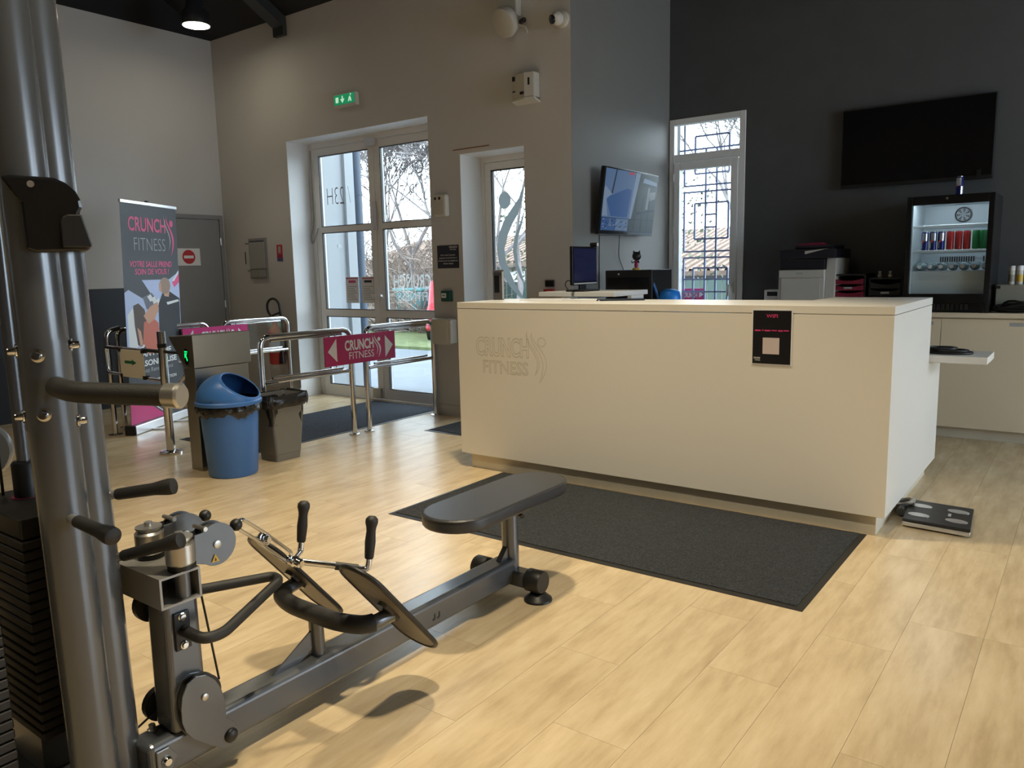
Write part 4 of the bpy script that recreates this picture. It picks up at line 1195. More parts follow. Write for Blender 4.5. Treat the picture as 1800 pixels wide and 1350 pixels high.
MB().obox(BP(.5, 1.012, -.02), .03, .03, .03, bd, bn).build('pole_hook', M['black'], t)
MB().cyl(BP(.5, 0, -.03), BP(.5, 1.0, -.03), .009, 8).build('support_pole', M['alu'], t, smooth=50)


def bpoly(name, m_, pts, lift): MB().poly([BP(u, v, lift) for u, v in pts]).build(name, m_, t)


def btext(name, m_, s, u0, u1, v0, v1, weight=0.0, slant=0.0):
    mb = MB(); put_text(mb, s, BP(u0, v0, .0016), bd, BP(0, 1) - BP(0, 0), (u1 - u0) * BW, (v1 - v0) * (zt_ - zb), weight=weight, slant=slant); mb.build(name, m_, t)


btext('print_crunch', M['pink_print'], 'CRUNCH', .115, .775, .876, .942, .02)
btext('print_fitness', M['grey_print'], 'FITNESS', .20, .76, .79, .848, -.018)
mb = MB()
for sh, k in ((FIG1, 0), (FIG2, 1), (HEAD, 0)): put_shape(mb, sh, BP(.735, .765, .0017), bd, BP(0, 1) - BP(0, 0), .21 * BW, .20 * (zt_ - zb), k)
mb.build('print_figure', [M['pink_print'], M['grey_print']], t)
btext('print_slogan', M['pink_print'], 'VOTRE SALLE PREND', .105, .865, .715, .742, .015, .12)
btext('print_slogan', M['pink_print'], 'SOIN DE VOUS !', .19, .80, .68, .707, .015, .12)
# printed picture: two people seen from behind
bpoly('print_picture_ground', M['banner_pale'], [(0, .60), (.28, .655), (.80, .655), (.94, .68), (1, .70), (1, .35), (.45, .35), (.30, .36), (.0, .28)], .0008)
bpoly('print_pink_corner', M['pink_print'], [(.86, .64), (1, .685), (1, .64), (.90, .615)], .0011)
bpoly('print_grey_wedge', M['banner'], [(0, .655), (.30, .655), (.48, .575), (.44, .55), (.30, .57), (0, .625)], .0012)
bpoly('print_window_frame', M['banner_mid'], [(.30, .575), (.46, .595), (.60, .545), (.56, .50), (.36, .52)], .0013)
for k in range(3): bpoly('print_window_pane', M['white_print'], [(.38 + .075 * k, .578 - .010 * k), (.44 + .075 * k, .588 - .010 * k), (.50 + .06 * k, .56 - .010 * k), (.43 + .06 * k, .553 - .012 * k)], .0015)
bpoly('print_machine', M['white_print'], [(.03, .50), (.12, .53), (.18, .45), (.20, .36), (.04, .30)], .0012)
bpoly('print_woman_hair', M['banner_brown'], [(.13, .54), (.22, .55), (.32, .52), (.36, .46), (.30, .41), (.28, .34), (.18, .36), (.14, .45)], .0015)
bpoly('print_woman_shoulder', M['banner_orange'], [(.30, .46), (.46, .48), (.56, .45), (.58, .36), (.50, .31), (.36, .31), (.27, .37)], .0017)
bpoly('print_arm', M['banner_skin'], [(.30, .49), (.42, .53), (.56, .55), (.58, .52), (.50, .47), (.38, .45)], .0019)
bpoly('print_arm', M['banner_skin'], [(.18, .44), (.24, .42), (.27, .36), (.22, .35)], .0019)
bpoly('print_man_shirt', M['banner_dark'], [(.58, .54), (.66, .59), (.78, .60), (.99, .56), (.99, .34), (.62, .32), (.57, .42)], .0016)
bpoly('print_man_neck', M['banner_skin'], [(.66, .61), (.80, .60), (.78, .57), (.70, .575)], .0018)
mb = MB(); mb.poly([BP(.715 + .105 * math.cos(a), .625 + .040 * math.sin(a), .002) for a in [2 * math.pi * i / 20 for i in range(20)]]); mb.build('print_man_head', M['banner_hair'], t)
bpoly('print_man_ear', M['banner_skin'], [(.60, .635), (.64, .64), (.65, .595), (.61, .60)], .0022)
bpoly('print_shirt_stripe', M['white_print'], [(.73, .545), (.96, .555), (.98, .545), (.75, .532)], .0021)
bpoly('print_white_dash', M['white_print'], [(.86, .648), (.985, .692), (.985, .68), (.90, .645)], .0015)
bpoly('print_white_dash', M['white_print'], [(.05, .30), (.28, .36), (.30, .35), (.07, .285)], .0018)
bpoly('print_grey_lower', M['banner'], [(0, 0), (1, 0), (1, .345), (.45, .34), (.28, .335), (0, .27)], .0014)
btext('print_offer', M['white_print'], 'BILAN FORME', .10, .78, .300, .330, .03)
btext('print_offer', M['white_print'], 'PERSONNALISÉ', .10, .88, .255, .290, .03)
btext('print_offer', M['grey_print'], 'Prenez Rendez-vous', .14, .80, .225, .246)
btext('print_offer', M['white_print'], 'MOTIVATION', .50, .86, .175, .190, .02)
bpoly('print_pink_triangle', M['magenta_b'], [(0, .0), (.62, .0), (.0, .16)], .0017)
bpoly('print_white_line', M['white_print'], [(.0, .166), (.64, .004), (.66, .004), (.0, .175)], .0018)

# ================================================================== THINGS ON THE WALLS
t = thing('no_entry_sign', (XL + .025, 4.83, 1.437), 'white no-entry sign with red disc on the grey door', 'sign')
box('sheet', M['paper'], XL + .0225, XL + .0245, 4.70, 4.972, 1.437, 1.622, t)
MB().add([(XL + .0252, 4.835 + .076 * math.cos(2 * math.pi * i / 32), 1.530 + .076 * math.sin(2 * math.pi * i / 32)) for i in range(32)], [list(range(32))]).build('red_disc', M['red'], t)
MB().poly([(XL + .0258, 4.778, 1.515), (XL + .0258, 4.892, 1.515), (XL + .0258, 4.892, 1.545), (XL + .0258, 4.778, 1.545)]).build('white_bar', M['white_print'], t)

t = thing('price_board', (XL + .01, 2.8, 1.56), 'dark red information board on the left wall', 'board')
box('panel', M['maroon'], XL + .001, XL + .012, 2.52, 3.085, 1.565, 2.21, t)
mb = MB()
for i in range(9):
    z = 1.60 + i * .028; mb.box(XL + .0122, XL + .0128, 2.60, 3.06, z, z + .010)
mb.build('text_rows', M['grey_print'], t)
mb = MB(); put_text(mb, 'S', (XL + .0128, 2.965, 1.95), (0, 1, 0), UPV, .09, .12, weight=.02); mb.build('letter', M['white_print'], t)
box('heading_strip', M['red'], XL + .0121, XL + .0130, 2.53, 3.08, 2.08, 2.19, t)
t = thing('no_smoking_sign', (XL + .01, 2.98, 1.36), 'white no-smoking sign below the dark red board', 'sign')
box('sheet', M['paper'], XL + .001, XL + .006, 2.84, 3.10, 1.35, 1.545, t)
MB().tube([(XL + .0075, 3.02 + .058 * math.cos(2 * math.pi * i / 28), 1.455 + .072 * math.sin(2 * math.pi * i / 28)) for i in range(28)], .006, 6, closed=True).build('red_ring', M['red'], t)
MB().obox((XL + .008, 3.02, 1.455), .003, .012, .13, (1, 0, 0), (0, .8, .6), (0, -.6, .8)).build('red_slash', M['red'], t)
box('cigarette', M['grey_print'], XL + .0062, XL + .0072, 2.985, 3.055, 1.448, 1.462, t)

t = thing('electric_box', (-7.40, YE, 1.28), 'grey electric panel recessed in the entrance wall', 'panel')
box('frame', M['door_grey'], -7.56, -7.25, YE - .02, YE, 1.278, 1.715, t, bevel=.004)
box('cover', mat('panel_grey', (.34, .34, .33), .5), -7.54, -7.275, YE - .028, YE - .0205, 1.385, 1.67, t, bevel=.003)
box('top_gap', M['black'], -7.53, -7.28, YE - .0215, YE - .0202, 1.678, 1.688, t)
for xx in (-7.53, -7.40): box('lower_flap', mat('panel_grey2', (.30, .30, .29), .5), xx, xx + .12, YE - .026, YE - .0205, 1.295, 1.372, t, bevel=.003)
mb = MB(); mb.box(-7.64, -7.575, YE - .006, YE, 1.66, 1.668); mb.box(-7.62, -7.57, YE - .006, YE, 1.362, 1.37); mb.box(-7.655, -7.648, YE - .006, YE, 1.44, 1.575)
mb.build('hinge_marks', M['black'], t)
t = thing('extinguisher_notice', (-7.04, YE, 1.46), 'small red and blue fire notice beside the electric panel', 'notice')
box('red_part', M['red'], -7.088, -6.992, YE - .003, YE, 1.532, 1.632, t); box('maroon_part', M['maroon'], -7.088, -6.992, YE - .003, YE, 1.49, 1.5315, t); box('blue_part', mat('notice_blue', (.06, .07, .22), .5), -7.088, -6.992, YE - .003, YE, 1.458, 1.4895, t)
box('pictogram', M['grey_print'], -7.06, -7.02, YE - .0038, YE - .0031, 1.545, 1.615, t)

# fire extinguisher with hose
t = thing('fire_extinguisher', (-7.07, 5.20, .35), 'red fire extinguisher with black hose on the entrance wall', 'extinguisher')
ec = Vector((-7.07, 5.215, .36))
MB().lathe(ec, (0, 0, 1), [(0, .07), (.015, .082), (.34, .082), (.39, .06), (.42, .03), (.46, .028)], 28).build('cylinder', M['red_paint'], t, smooth=45)
MB().lathe(ec + Vector((0, 0, .13)), (0, 0, 1), [(0, .0832), (.16, .0832)], 28, caps=False).build('label', M['paper'], t, smooth=60)
MB().box(-7.10, -7.04, 5.19, 5.24, .82, .87).obox((-7.02, 5.2, .90), .13, .02, .018, (1, 0, .25)).obox((-7.02, 5.2, .865), .11, .02, .012).build('valve', M['black'], t, bevel=.003)
MB().tube(fillet([(-7.09, 5.2, .86), (-7.17, 5.2, .93), (-7.16, 5.2, 1.03), (-7.06, 5.2, 1.075), (-6.96, 5.2, 1.03), (-6.94, 5.2, .88), (-6.955, 5.2, .62), (-6.965, 5.2, .50)], .09, 6), .013, 10).build('hose', M['hose'], t, smooth=60)
MB().lathe((-6.965, 5.2, .50), (0, 0, -1), [(0, .016), (.08, .026), (.13, .03)], 14).build('nozzle', M['hose'], t, smooth=40)
box('wall_bracket', M['black'], -7.10, -7.04, 5.297, YE - .001, .45, .70, t)

# exit sign
t = thing('exit_sign', (-5.85, YE, 2.91), 'green emergency exit sign above the double door', 'sign')
box('housing', M['offwhite'], -6.005, -5.70, YE - .05, YE, 2.885, 3.005, t, bevel=.008)
box('face', M['exit_green'], -5.995, -5.71, YE - .053, YE - .0502, 2.905, 2.995, t)
yq4 = YE - .0536
mb = MB(); mb.poly([(-5.97, yq4, 2.925), (-5.93, yq4, 2.925), (-5.93, yq4, 2.975), (-5.97, yq4, 2.975)]); mb.poly([(-5.905, yq4, 2.955), (-5.875, yq4, 2.915), (-5.845, yq4, 2.955)]); mb.poly([(-5.883, yq4, 2.955), (-5.867, yq4, 2.955), (-5.867, yq4, 2.982), (-5.883, yq4, 2.982)])
mb.poly([(-5.80, yq4, 2.92), (-5.785, yq4, 2.92), (-5.76, yq4, 2.955), (-5.765, yq4, 2.972), (-5.785, yq4, 2.96)]); mb.poly([(-5.765, yq4, 2.92), (-5.75, yq4, 2.92), (-5.755, yq4, 2.95), (-5.77, yq4, 2.95)])
mb.poly([(-5.76 + .009 * math.cos(2 * math.pi * i / 12), yq4, 2.983 + .009 * math.sin(2 * math.pi * i / 12)) for i in range(12)])
mb.build('pictogram', M['exit_white'], t)

# alarm detector between door and window
t = thing('motion_detector', (-4.68, YE, 1.79), 'white alarm unit with two dark lenses between the openings', 'detector')
box('case', M['offwhite'], -4.765, -4.615, YE - .06, YE, 1.79, 1.985, t, bevel=.02, bseg=3)
for x in (-4.735, -4.685): MB().lathe((x, YE - .0605, 1.948), (0, -1, 0), [(0, .014), (.003, .013)], 14).build('lens', M['black'], t, smooth=40)
box('cover_line', M['ivory'], -4.755, -4.64, YE - .0635, YE - .0605, 1.81, 1.93, t, bevel=.01)

t = thing('instruction_sign', (-4.655, YE, 1.34), 'dark square notice with white text beside the double door', 'sign')
box('plate', M['sign_navy'], -4.782, -4.53, YE - .004, YE, 1.340, 1.542, t)
yq5 = YE - .0048
mb = MB(); put_text(mb, 'CRUNCH', (-4.64, yq5, 1.517), (1, 0, 0), UPV, .095, .016, weight=.02); put_text(mb, 'FITNESS', (-4.63, yq5, 1.498), (1, 0, 0), UPV, .075, .011)
for s, w, z in (('Pour ouvrir la porte,', .17, 1.447), ('appuyez sur le bouton à', .21, 1.422), ('droite et sur la poignée en', .23, 1.397), ('même temps', .12, 1.372)): put_text(mb, s, (-4.655 - w / 2, yq5, z), (1, 0, 0), UPV, w, .016, weight=.012)
mb.build('white_text', M['white_print'], t)

t = thing('door_release', (-4.67, YE, 1.045), 'small green door release call point', 'call point')
box('case', M['call_green'], -4.722, -4.615, YE - .045, YE, 1.046, 1.142, t, bevel=.006)
box('glass_plate', M['paper'], -4.712, -4.655, YE - .048, YE - .0455, 1.078, 1.12, t, bevel=.003)
box('symbol', M['call_green'], -4.70, -4.668, YE - .049, YE - .0481, 1.096, 1.104, t)

t = thing('hand_dispenser', (-4.69, YE, .66), 'white wall dispenser at the end of the near railing', 'dispenser')
box('case', M['offwhite'], -4.80, -4.60, YE - .10, YE, .665, .895, t, bevel=.012, bseg=3)
box('cover', M['offwhite'], -4.625, -4.572, YE - .095, YE, .672, .888, t, bevel=.012, bseg=3)

t = thing('alarm_siren', (-3.75, YE, 2.62), 'white alarm siren box high on the entrance wall', 'siren')
mb = MB().prism([(-3.862, YE, 2.655), (-3.862, YE - .07, 2.655), (-3.72, YE - .10, 2.655), (-3.64, YE - .08, 2.655), (-3.64, YE, 2.655)], (0, 0, .19)); mb.build('case', M['ivory'], t, bevel=.008)
mb = MB().prism([(-3.865, YE, 2.62), (-3.865, YE - .075, 2.64), (-3.72, YE - .105, 2.64), (-3.635, YE - .085, 2.64), (-3.635, YE, 2.62)], (0, 0, .014)); mb.build('lower_lip', M['offwhite'], t)
mb = MB(); mb.box(-3.852, -3.80, YE - .0785, YE - .072, 2.795, 2.83); mb.box(-3.69, -3.675, YE - .094, YE - .088, 2.745, 2.80); mb.box(-3.76, -3.725, YE - .106, YE - .096, 2.68, 2.70); mb.box(-3.85, -3.81, YE - .0785, YE - .072, 2.71, 2.72)
mb.build('grille_slots', M['black'], t)

t = thing('dome_camera', (-3.43, YE, 3.2), 'white dome security camera near the alcove corner', 'camera')
MB().lathe((-3.42, YE, 3.195), (0, -1, 0), [(0, .062), (.02, .062), (.028, .05)], 28).build('mount', M['offwhite'], t, smooth=40)
MB().ball((-3.43, YE - .065, 3.19), .052, 20).build('dome', M['offwhite'], t, smooth=60)
dv = Vector((-.35, -.85, -.25)).normalized()
MB().lathe(Vector((-3.43, YE - .065, 3.19)) + dv * .038, dv, [(0, .034), (.012, .033), (.014, .026)], 20).build('lens', M['gloss_black'], t, smooth=40)

t = thing('emergency_light', (-3.85, YE, 3.15), 'grey plastic floodlight unit at the top of the entrance wall', 'light unit')
mb = MB().prism([(-4.0, YE - .02, 3.24), (-3.99, YE - .13, 3.17), (-3.86, YE - .16, 3.15), (-3.76, YE - .14, 3.22), (-3.75, YE - .13, 3.30), (-3.80, YE - .02, 3.33), (-4.0, YE - .02, 3.33)], (0, 0, .0001)); 
MB().lathe((-3.885, YE - .085, 3.255), (-.15, -.8, -.45), [(-.06, .05), (-.03, .10), (.02, .115), (.05, .11), (.06, .09)], 24).build('lamp_head', M['ivory'], t, smooth=50)
box('back_box', M['ivory'], -4.0, -3.80, YE - .07, YE, 3.29, 3.50, t, bevel=.012)
MB().obox((-3.745, YE - .07, 3.235), .05, .04, .03, (1, 0, .3)).build('sensor', M['black'], t, bevel=.006)
MB().tube(fillet([(-3.79, YE - .05, 3.22), (-3.74, YE - .04, 3.20), (-3.73, YE - .03, 3.15)], .02), .008, 8).build('bracket', M['ivory'], t, smooth=50)

t = thing('wall_socket', (-3.57, YE, 1.17), 'black wall socket plate above the desk', 'socket')
box('plate', M['black'], -3.615, -3.525, YE - .01, YE, 1.170, 1.225, t, bevel=.004); box('inset', M['gloss_black'], -3.605, -3.535, YE - .013, YE - .0102, 1.178, 1.212, t)
t = thing('fire_call_point', (-3.57, YE, 1.10), 'red fire alarm point under the black socket', 'call point')
box('case', M['red_paint'], -3.618, -3.525, YE - .03, YE, 1.095, 1.152, t, bevel=.004); box('glass_plate', M['grey_print'], -3.585, -3.545, YE - .0325, YE - .0302, 1.108, 1.138, t)
o = box('cable_duct', mat('orange_brown_strip', (.30, .13, .05), .5), -4.56, -4.16, YE - .006, YE, 2.343, 2.350, None); tag(o, 'thin orange brown strip above the narrow window', 'strip')

# notices on the door glass
for i, (x, lab) in enumerate(((-6.275, 'white paper notice on the door glass with pink heading'), (-6.035, 'white paper notice on the door glass with black heading'))):
    t = thing('door_notice', (x, 5.625, 1.0), lab, 'notice', 'notices on the door glass')
    box('sheet', M['paper'], x - .098, x + .098, 5.624, 5.6255, 1.005, 1.275, t)
    hb_ = box('heading', M['black'] if i else M['dull_pink'], x - .055, x + .055, 5.6228, 5.6238, 1.215, 1.24, t)
    mb = MB()
    for k in range(7): mb.box(x - .07, x + .07 - .02 * (k % 3), 5.6231, 5.6238, 1.04 + .022 * k, 1.047 + .022 * k)
    mb.build('text_rows', M['grey_print'], t)
    box('top_band', M['dull_pink'], x - .09, x + .09, 5.6229, 5.6238, 1.255, 1.265, t)

# ================================================================== LAMPS
lamp_spots = [((-7.0, 4.5), 3.66, 'round black hall lamp in the far left corner', .04), ((-2.4, 3.2), 4.4, 'black hall lamp above the desk mat', .80), ((-.9, 1.0), 4.9, 'black hall lamp above the open floor', .85), ((-4.9, 1.5), 4.9, 'black hall lamp above the turnstile', .30), ((-2.6, -.9), 4.9, 'black hall lamp behind the rowing machine', .3), ((1.9, -.9), 4.9, 'black hall lamp at the right', .6), ((-6.6, -1.5), 4.9, 'black hall lamp by the left wall', .4), ((1.3, 4.5), 4.0, 'black hall lamp right of the back counter', .09)]
for i, ((x, y), z, lab, pw) in enumerate(lamp_spots):
    t = thing('hall_lamp', (x, y, z), lab, 'lamp', 'black hall lamps')
    MB().lathe((x, y, z), (0, 0, 1), [(0, .132), (.03, .136), (.10, .13), (.16, .085), (.30, .07), (.32, .02)], 32).build('housing', M['lamp_body'], t, smooth=40)
    MB().lathe((x, y, z - .002), (0, 0, 1), [(0, .120), (.0018, .120)], 32).build('lit_glass', M['lamp_glow'], t)
    MB().cyl((x, y, z + .32), (x, y, ZW + SL * (YE - y) - .012), .008, 8).build('suspension', M['beam_black'], t)
    L = bpy.data.lights.new('hall_lamp_light', 'SPOT'); L.energy = LAMP_W * pw; L.color = LAMP_COL; L.spot_size = math.radians(92 if i == 2 else 74); L.spot_blend = .6; L.shadow_soft_size = .13
    lo = bpy.data.objects.new('hall_lamp_light', L); COL.objects.link(lo); lo.parent = t; lo.location = (0, 0, -.02)

# ================================================================== CABLE MACHINE
MX = -1.865
M['block'] = mat('pale_grey_lacquer', (.30, .29, .27), .38, metal=.4)
t = thing('cable_machine', (MX, .8, 0), 'silver grey cable tower with low row bench and pulleys', 'exercise machine')
C1, C2 = Vector((-1.87, .765, 0)), Vector((-1.932, .848, 0))
CR = .0515
for c in (C1, C2):
    MB().cyl(c + Vector((0, 0, .03)) + Vector((.376, .926, 0)) * .0128, c + Vector((0, 0, 2.5)) - Vector((.376, .926, 0)) * .0168, CR, 48).build('column', M['silver'], t, smooth=40)
# clamp plate seams and bolts on the columns
to_cam = Vector((.926, -.376, 0)); side = Vector((.376, .926, 0))
for z0_, z1_ in ((.988, 1.188),):
    MB().lathe(C1 + Vector((0, 0, z0_)), (0, 0, 1), [(0, CR + .0015), (.2, CR + .0015)], 48, caps=True).build('clamp_sleeve', M['silver'], t, smooth=40)
for c, dirv, zs in ((C1, Vector((.80, -.60, 0)), (1.156, 1.026)), (C1, Vector((.55, .835, 0)), (1.172, .999)), (C1, Vector((-.30, -.954, 0)), (1.165, 1.02))):
    for z in zs:
        p = c + dirv * (CR + .001) + Vector((0, 0, z))
        MB().lathe(p, dirv, [(0, .015), (.003, .015), (.004, .010), (.014, .009), (.018, .0075), (.018, .004)], 16).build('bolt', M['chrome'], t, smooth=40)
# black cable guide shroud round the columns
mb = MB(); oc = C1 * .5 + C2 * .5 + to_cam * .110
pts = [(20, 321), (35, 318), (95, 320), (112, 328), (126, 342), (132, 356), (133, 368), (127, 379), (133, 392), (141, 424), (142, 433), (135, 440), (60, 442), (46, 437), (45, 362), (32, 343)]
PPM = 775.
mb.prism([oc + side * ((p[0] - 77) / PPM) + Vector((0, 0, 1.455 - (p[1] - 380) / PPM)) for p in pts], -to_cam * .20)
mb.build('guide_shroud', M['gloss_black'], t, bevel=.006)
pts = [(102, 384), (110, 380), (130, 380), (142, 430), (140, 434), (98, 434), (98, 392)]
MB().prism([oc + to_cam * .014 + side * ((p[0] - 77) / PPM) + Vector((0, 0, 1.455 - (p[1] - 380) / PPM)) for p in pts], -to_cam * .014).build('shroud_tab', M['black'], t, bevel=.003)
MB().lathe(oc + side * ((62 - 77) / PPM) + Vector((0, 0, 1.517)) - to_cam * .001, to_cam, [(0, .007), (.003, .007), (.003, .003)], 16).build('shroud_screw', M['satin'], t, smooth=40)
# large padded pull handle
hp = fillet([(-1.83, .748, 1.083), (-1.757, .752, 1.083), (-1.61, .745, 1.083), (-1.485, .815, 1.081), (-1.472, .86, 1.080)], .09, 8)
hp = fillet([(-1.822, .762, 1.085), (-1.70, .738, 1.085), (-1.50, .835, 1.080)], .10, 10)
MB().tube(hp, .0225, 28).build('pull_handle', M['foam'], t, smooth=50)
dv = (hp[-1] - hp[-2]).normalized()
MB().lathe(hp[-1] - dv * .002, dv, [(0, .0245), (.003, .0255), (.022, .0255), (.024, .0262), (.031, .0262), (.036, .022), (.0365, .0)], 28).build('handle_end_cap', M['satin'], t, smooth=35)


def peg(p0, p1):
    p0, p1 = Vector(p0), Vector(p1); d_ = (p1 - p0); L_ = d_.length; d_.normalize()
    MB().lathe(p0, d_, [(-.03, .011), (.022, .011)], 16).build('peg_stub', M['satin'], t, smooth=40)
    MB().lathe(p0, d_, [(.018, .0125), (.022, .0142), (L_ - .05, .0155), (L_ - .03, .0185), (L_ - .012, .0205), (L_, .0195), (L_ + .004, .012)], 24).build('peg_grip', M['foam'], t, smooth=50)


peg((-1.912, .894, .790), (-1.775, .985, .813))
peg((-1.815, .762, .784), (-1.662, .776, .768))
peg((-1.912, .896, .630), (-1.752, .978, .682))
# base
MB().box(-2.35, -1.79, .70, .92, .0, .05).build('base_frame', M['silver_dark'], t, bevel=.012, bseg=3)
mbm = MB().box(-1.915, -1.822, .884, 2.44, .052, .152).build('main_beam', M['silver'], t, bevel=.016, bseg=4)
MB().prism([(-1.8215, .90, .065), (-1.8215, .935, .065), (-1.8215, .955, .10), (-1.8215, .935, .135), (-1.8215, .90, .135)], (.006, 0, 0)).build('joint_plate', M['silver_dark'], t, bevel=.003)
MB().lathe((-1.8155, .925, .100), (1, 0, 0), [(0, .014), (.004, .014), (.01, .009), (.01, .005)], 16).build('bolt', M['chrome'], t, smooth=40)
MB().lathe((-1.895, .935, .152), (0, 0, 1), [(0, .013), (.004, .013), (.005, .009), (.016, .009)], 6).build('bolt', M['satin'], t)
# pulley post
vs = []
for z, hw in ((.15, .050), (.51, .047)):
    for x, y in ((-1, -1), (1, -1), (1, 1), (-1, 1)): vs.append((MX + x * .046, 1.003 + y * hw, z))
MB().add(vs, [(3, 2, 1, 0), (4, 5, 6, 7), (0, 1, 5, 4), (1, 2, 6, 5), (2, 3, 7, 6), (3, 0, 4, 7)]).build('pulley_post', M['silver'], t, bevel=.014, bseg=4)
# hollow cross tube with open end
mb = MB(); x0, x1, y0, y1, z0, z1, w_ = -1.99, -1.775, .926, 1.035, .512, .592, .006
mb.box(x0, x1, y0, y0 + w_, z0, z1); mb.box(x0, x1, y1 - w_, y1, z0, z1); mb.box(x0, x1, y0 + w_, y1 - w_, z1 - w_, z1); mb.box(x0, x1, y0 + w_, y1 - w_, z0, z0 + w_)
mb.build('cross_tube', M['block'], t)
for bx, bz in ((-1.80, .594), (-1.945, .594)):
    MB().cyl((bx, 1.0, bz - .075), (bx, 1.0, bz), .018, 16).build('swivel_axle', M['silver_dark'], t, smooth=40)
    MB().lathe((bx, 1.0, bz), (0, 0, 1), [(0, .033), (.012, .033)], 28).build('swivel_washer', M['rubber'], t, smooth=40)
    MB().lathe((bx, 1.0, bz + .012), (0, 0, 1), [(0, .033), (.004, .036), (.052, .036), (.058, .031), (.060, .028), (.064, .028), (.066, .033), (.070, .033), (.071, .010), (.082, .010)], 32).build('swivel_barrel', M['satin'], t, smooth=35)
    # twin plate pulley
    pc = Vector((bx, 1.090, .632)); R_ = .056
    for s in (-1, 1):
        pl = [(pc.x + s * .016, pc.y + R_ * math.cos(a), pc.z + R_ * math.sin(a)) for a in [math.radians(v_) for v_ in range(-128, 140, 9)]]
        pl += [(pc.x + s * .016, 1.03, .672), (pc.x + s * .016, 1.028, .598)]
        MB().prism(pl, (.004 * s, 0, 0)).build('pulley_plate', M['silver'], t, bevel=.001)
    MB().lathe(pc - Vector((.012, 0, 0)), (1, 0, 0), [(0, .050), (.004, .050), (.010, .044), (.014, .044), (.020, .050), (.024, .050)], 32).build('pulley_wheel', M['rubber'], t, smooth=40)
    MB().lathe(pc + Vector((.020, 0, 0)), (1, 0, 0), [(0, .010), (.004, .010), (.005, .006)], 16).build('pulley_bolt', M['satin'], t, smooth=40)
    MB().cyl((bx - .026, 1.058, .682), (bx + .026, 1.058, .682), .006, 12).build('spacer_bolt', M['satin'], t, smooth=40)
    ballc = Vector((bx, 1.162, .660))
    MB().ball(ballc, .0165, 20).build('cable_stop_ball', M['rubber'], t, smooth=60)
mb = MB(); k = Vector((-1.777, 1.07, .589)); mb.poly([k, k + Vector((0, .022, -.002)), k + Vector((0, .011, .02))]); mb.build('warning_sticker', M['yellow'], t)
mb = MB(); k = Vector((-1.7765, 1.078, .591)); mb.poly([k, k + Vector((0, .006, 0)), k + Vector((0, .003, .010))]); mb.build('sticker_symbol', M['black'], t)
# cable down to the lower pulley, and back to the tower
MB().tube([(-1.80, 1.035, .60), (-1.815, 1.086, .25)], .0030, 8).build('cable', M['rubber'], t, smooth=60)
MB().tube([(-1.93, .90, .150), (-1.93, .985, .185)], .0030, 8).build('cable', M['rubber'], t, smooth=60)
# lower pulley housing
lp = [(.960, .229), (.966, .262), (.982, .290), (1.006, .301), (1.034, .293), (1.058, .270), (1.074, .238), (1.083, .2), (1.083, .148), (1.102, .130), (1.117, .105), (1.115, .082), (1.098, .066), (1.070, .066), (1.030, .096), (.986, .137), (.968, .165), (.960, .195)]
for xa_ in (-1.793, -1.822): MB().prism([(xa_, y, z) for y, z in lp], (.004, 0, 0)).build('pulley_housing', M['silver'], t, bevel=.0012)
MB().lathe((-1.818, 1.022, .238), (1, 0, 0), [(0, .056), (.006, .056), (.012, .048), (.018, .056), (.024, .056)], 32).build('lower_pulley_wheel', M['rubber'], t, smooth=40)
MB().lathe((-1.789, 1.026, .236), (1, 0, 0), [(0, .009), (.004, .009), (.005, .006)], 14).build('pulley_bolt', M['satin'], t, smooth=40)
MB().lathe((-1.789, 1.092, .094), (1, 0, 0), [(0, .019), (.004, .019), (.010, .012), (.011, .0)], 24).build('rubber_cap', M['rubber'], t, smooth=50)
for y_, z_ in ((.985, .47), (.985, .19)): MB().lathe((-1.95, y_, z_), (1, 0, 0), [(0, .046), (.02, .046)], 24).build('rear_pulley', M['rubber'], t, smooth=40)
MB().cyl((-1.915, 1.045, .265), (-1.915, 1.085, .245), .02, 14).build('rear_stop', M['rubber'], t, smooth=40)
# U-shaped rest bar bolted to the post
for s in (-1, 1):
    MB().obox((MX + s * .0495, .996, .424), .008, .042, .10).build('bar_plate', M['black'], t, bevel=.002)
    for z in (.462, .386): MB().lathe((MX + s * .0535, .996, z), (s, 0, 0), [(0, .011), (.002, .011), (.003, .008), (.008, .007), (.008, .004)], 16).build('bolt', M['chrome'], t, smooth=40)
ub = fillet([(-1.812, .998, .424), (-1.735, 1.005, .418), (-1.735, 1.06, .412), (-1.845, 1.318, .440), (-1.888, 1.330, .440), (-1.995, 1.09, .445), (-1.985, 1.01, .440), (-1.918, 1.0, .43)], .045, 6)
MB().tube(ub, .0145, 16).build('rest_bar', M['foam'], t, smooth=50)
# foot bar: support post, gusset, curved bar, two plates
vs = []
MB().cyl((MX, 1.455, .150), (MX, 1.452, .285), .023, 20).build('foot_post', M['silver'], t, smooth=40)
MB().prism([(MX - .003, 1.282, .151), (MX - .003, 1.432, .235), (MX - .003, 1.432, .185), (MX - .003, 1.412, .165), (MX - .003, 1.385, .153)], (.006, 0, 0)).build('gusset', M['silver'], t)
fb = fillet([(-1.645, 1.560, .295), (-1.655, 1.478, .288), (-1.75, 1.445, .286), (-1.98, 1.445, .286), (-2.075, 1.478, .288), (-2.085, 1.560, .295)], .07, 8)
MB().tube(fb, .0225, 20).build('foot_bar', M['silver'], t, smooth=50)
MB().tube(fb[3:-3], .0275, 24).build('foot_bar_foam', M['foam'], t, smooth=50)
pa = Vector((0, .292, -.349)).normalized(); pnx = Vector((1, 0, 0)); pno = pnx.cross(pa)


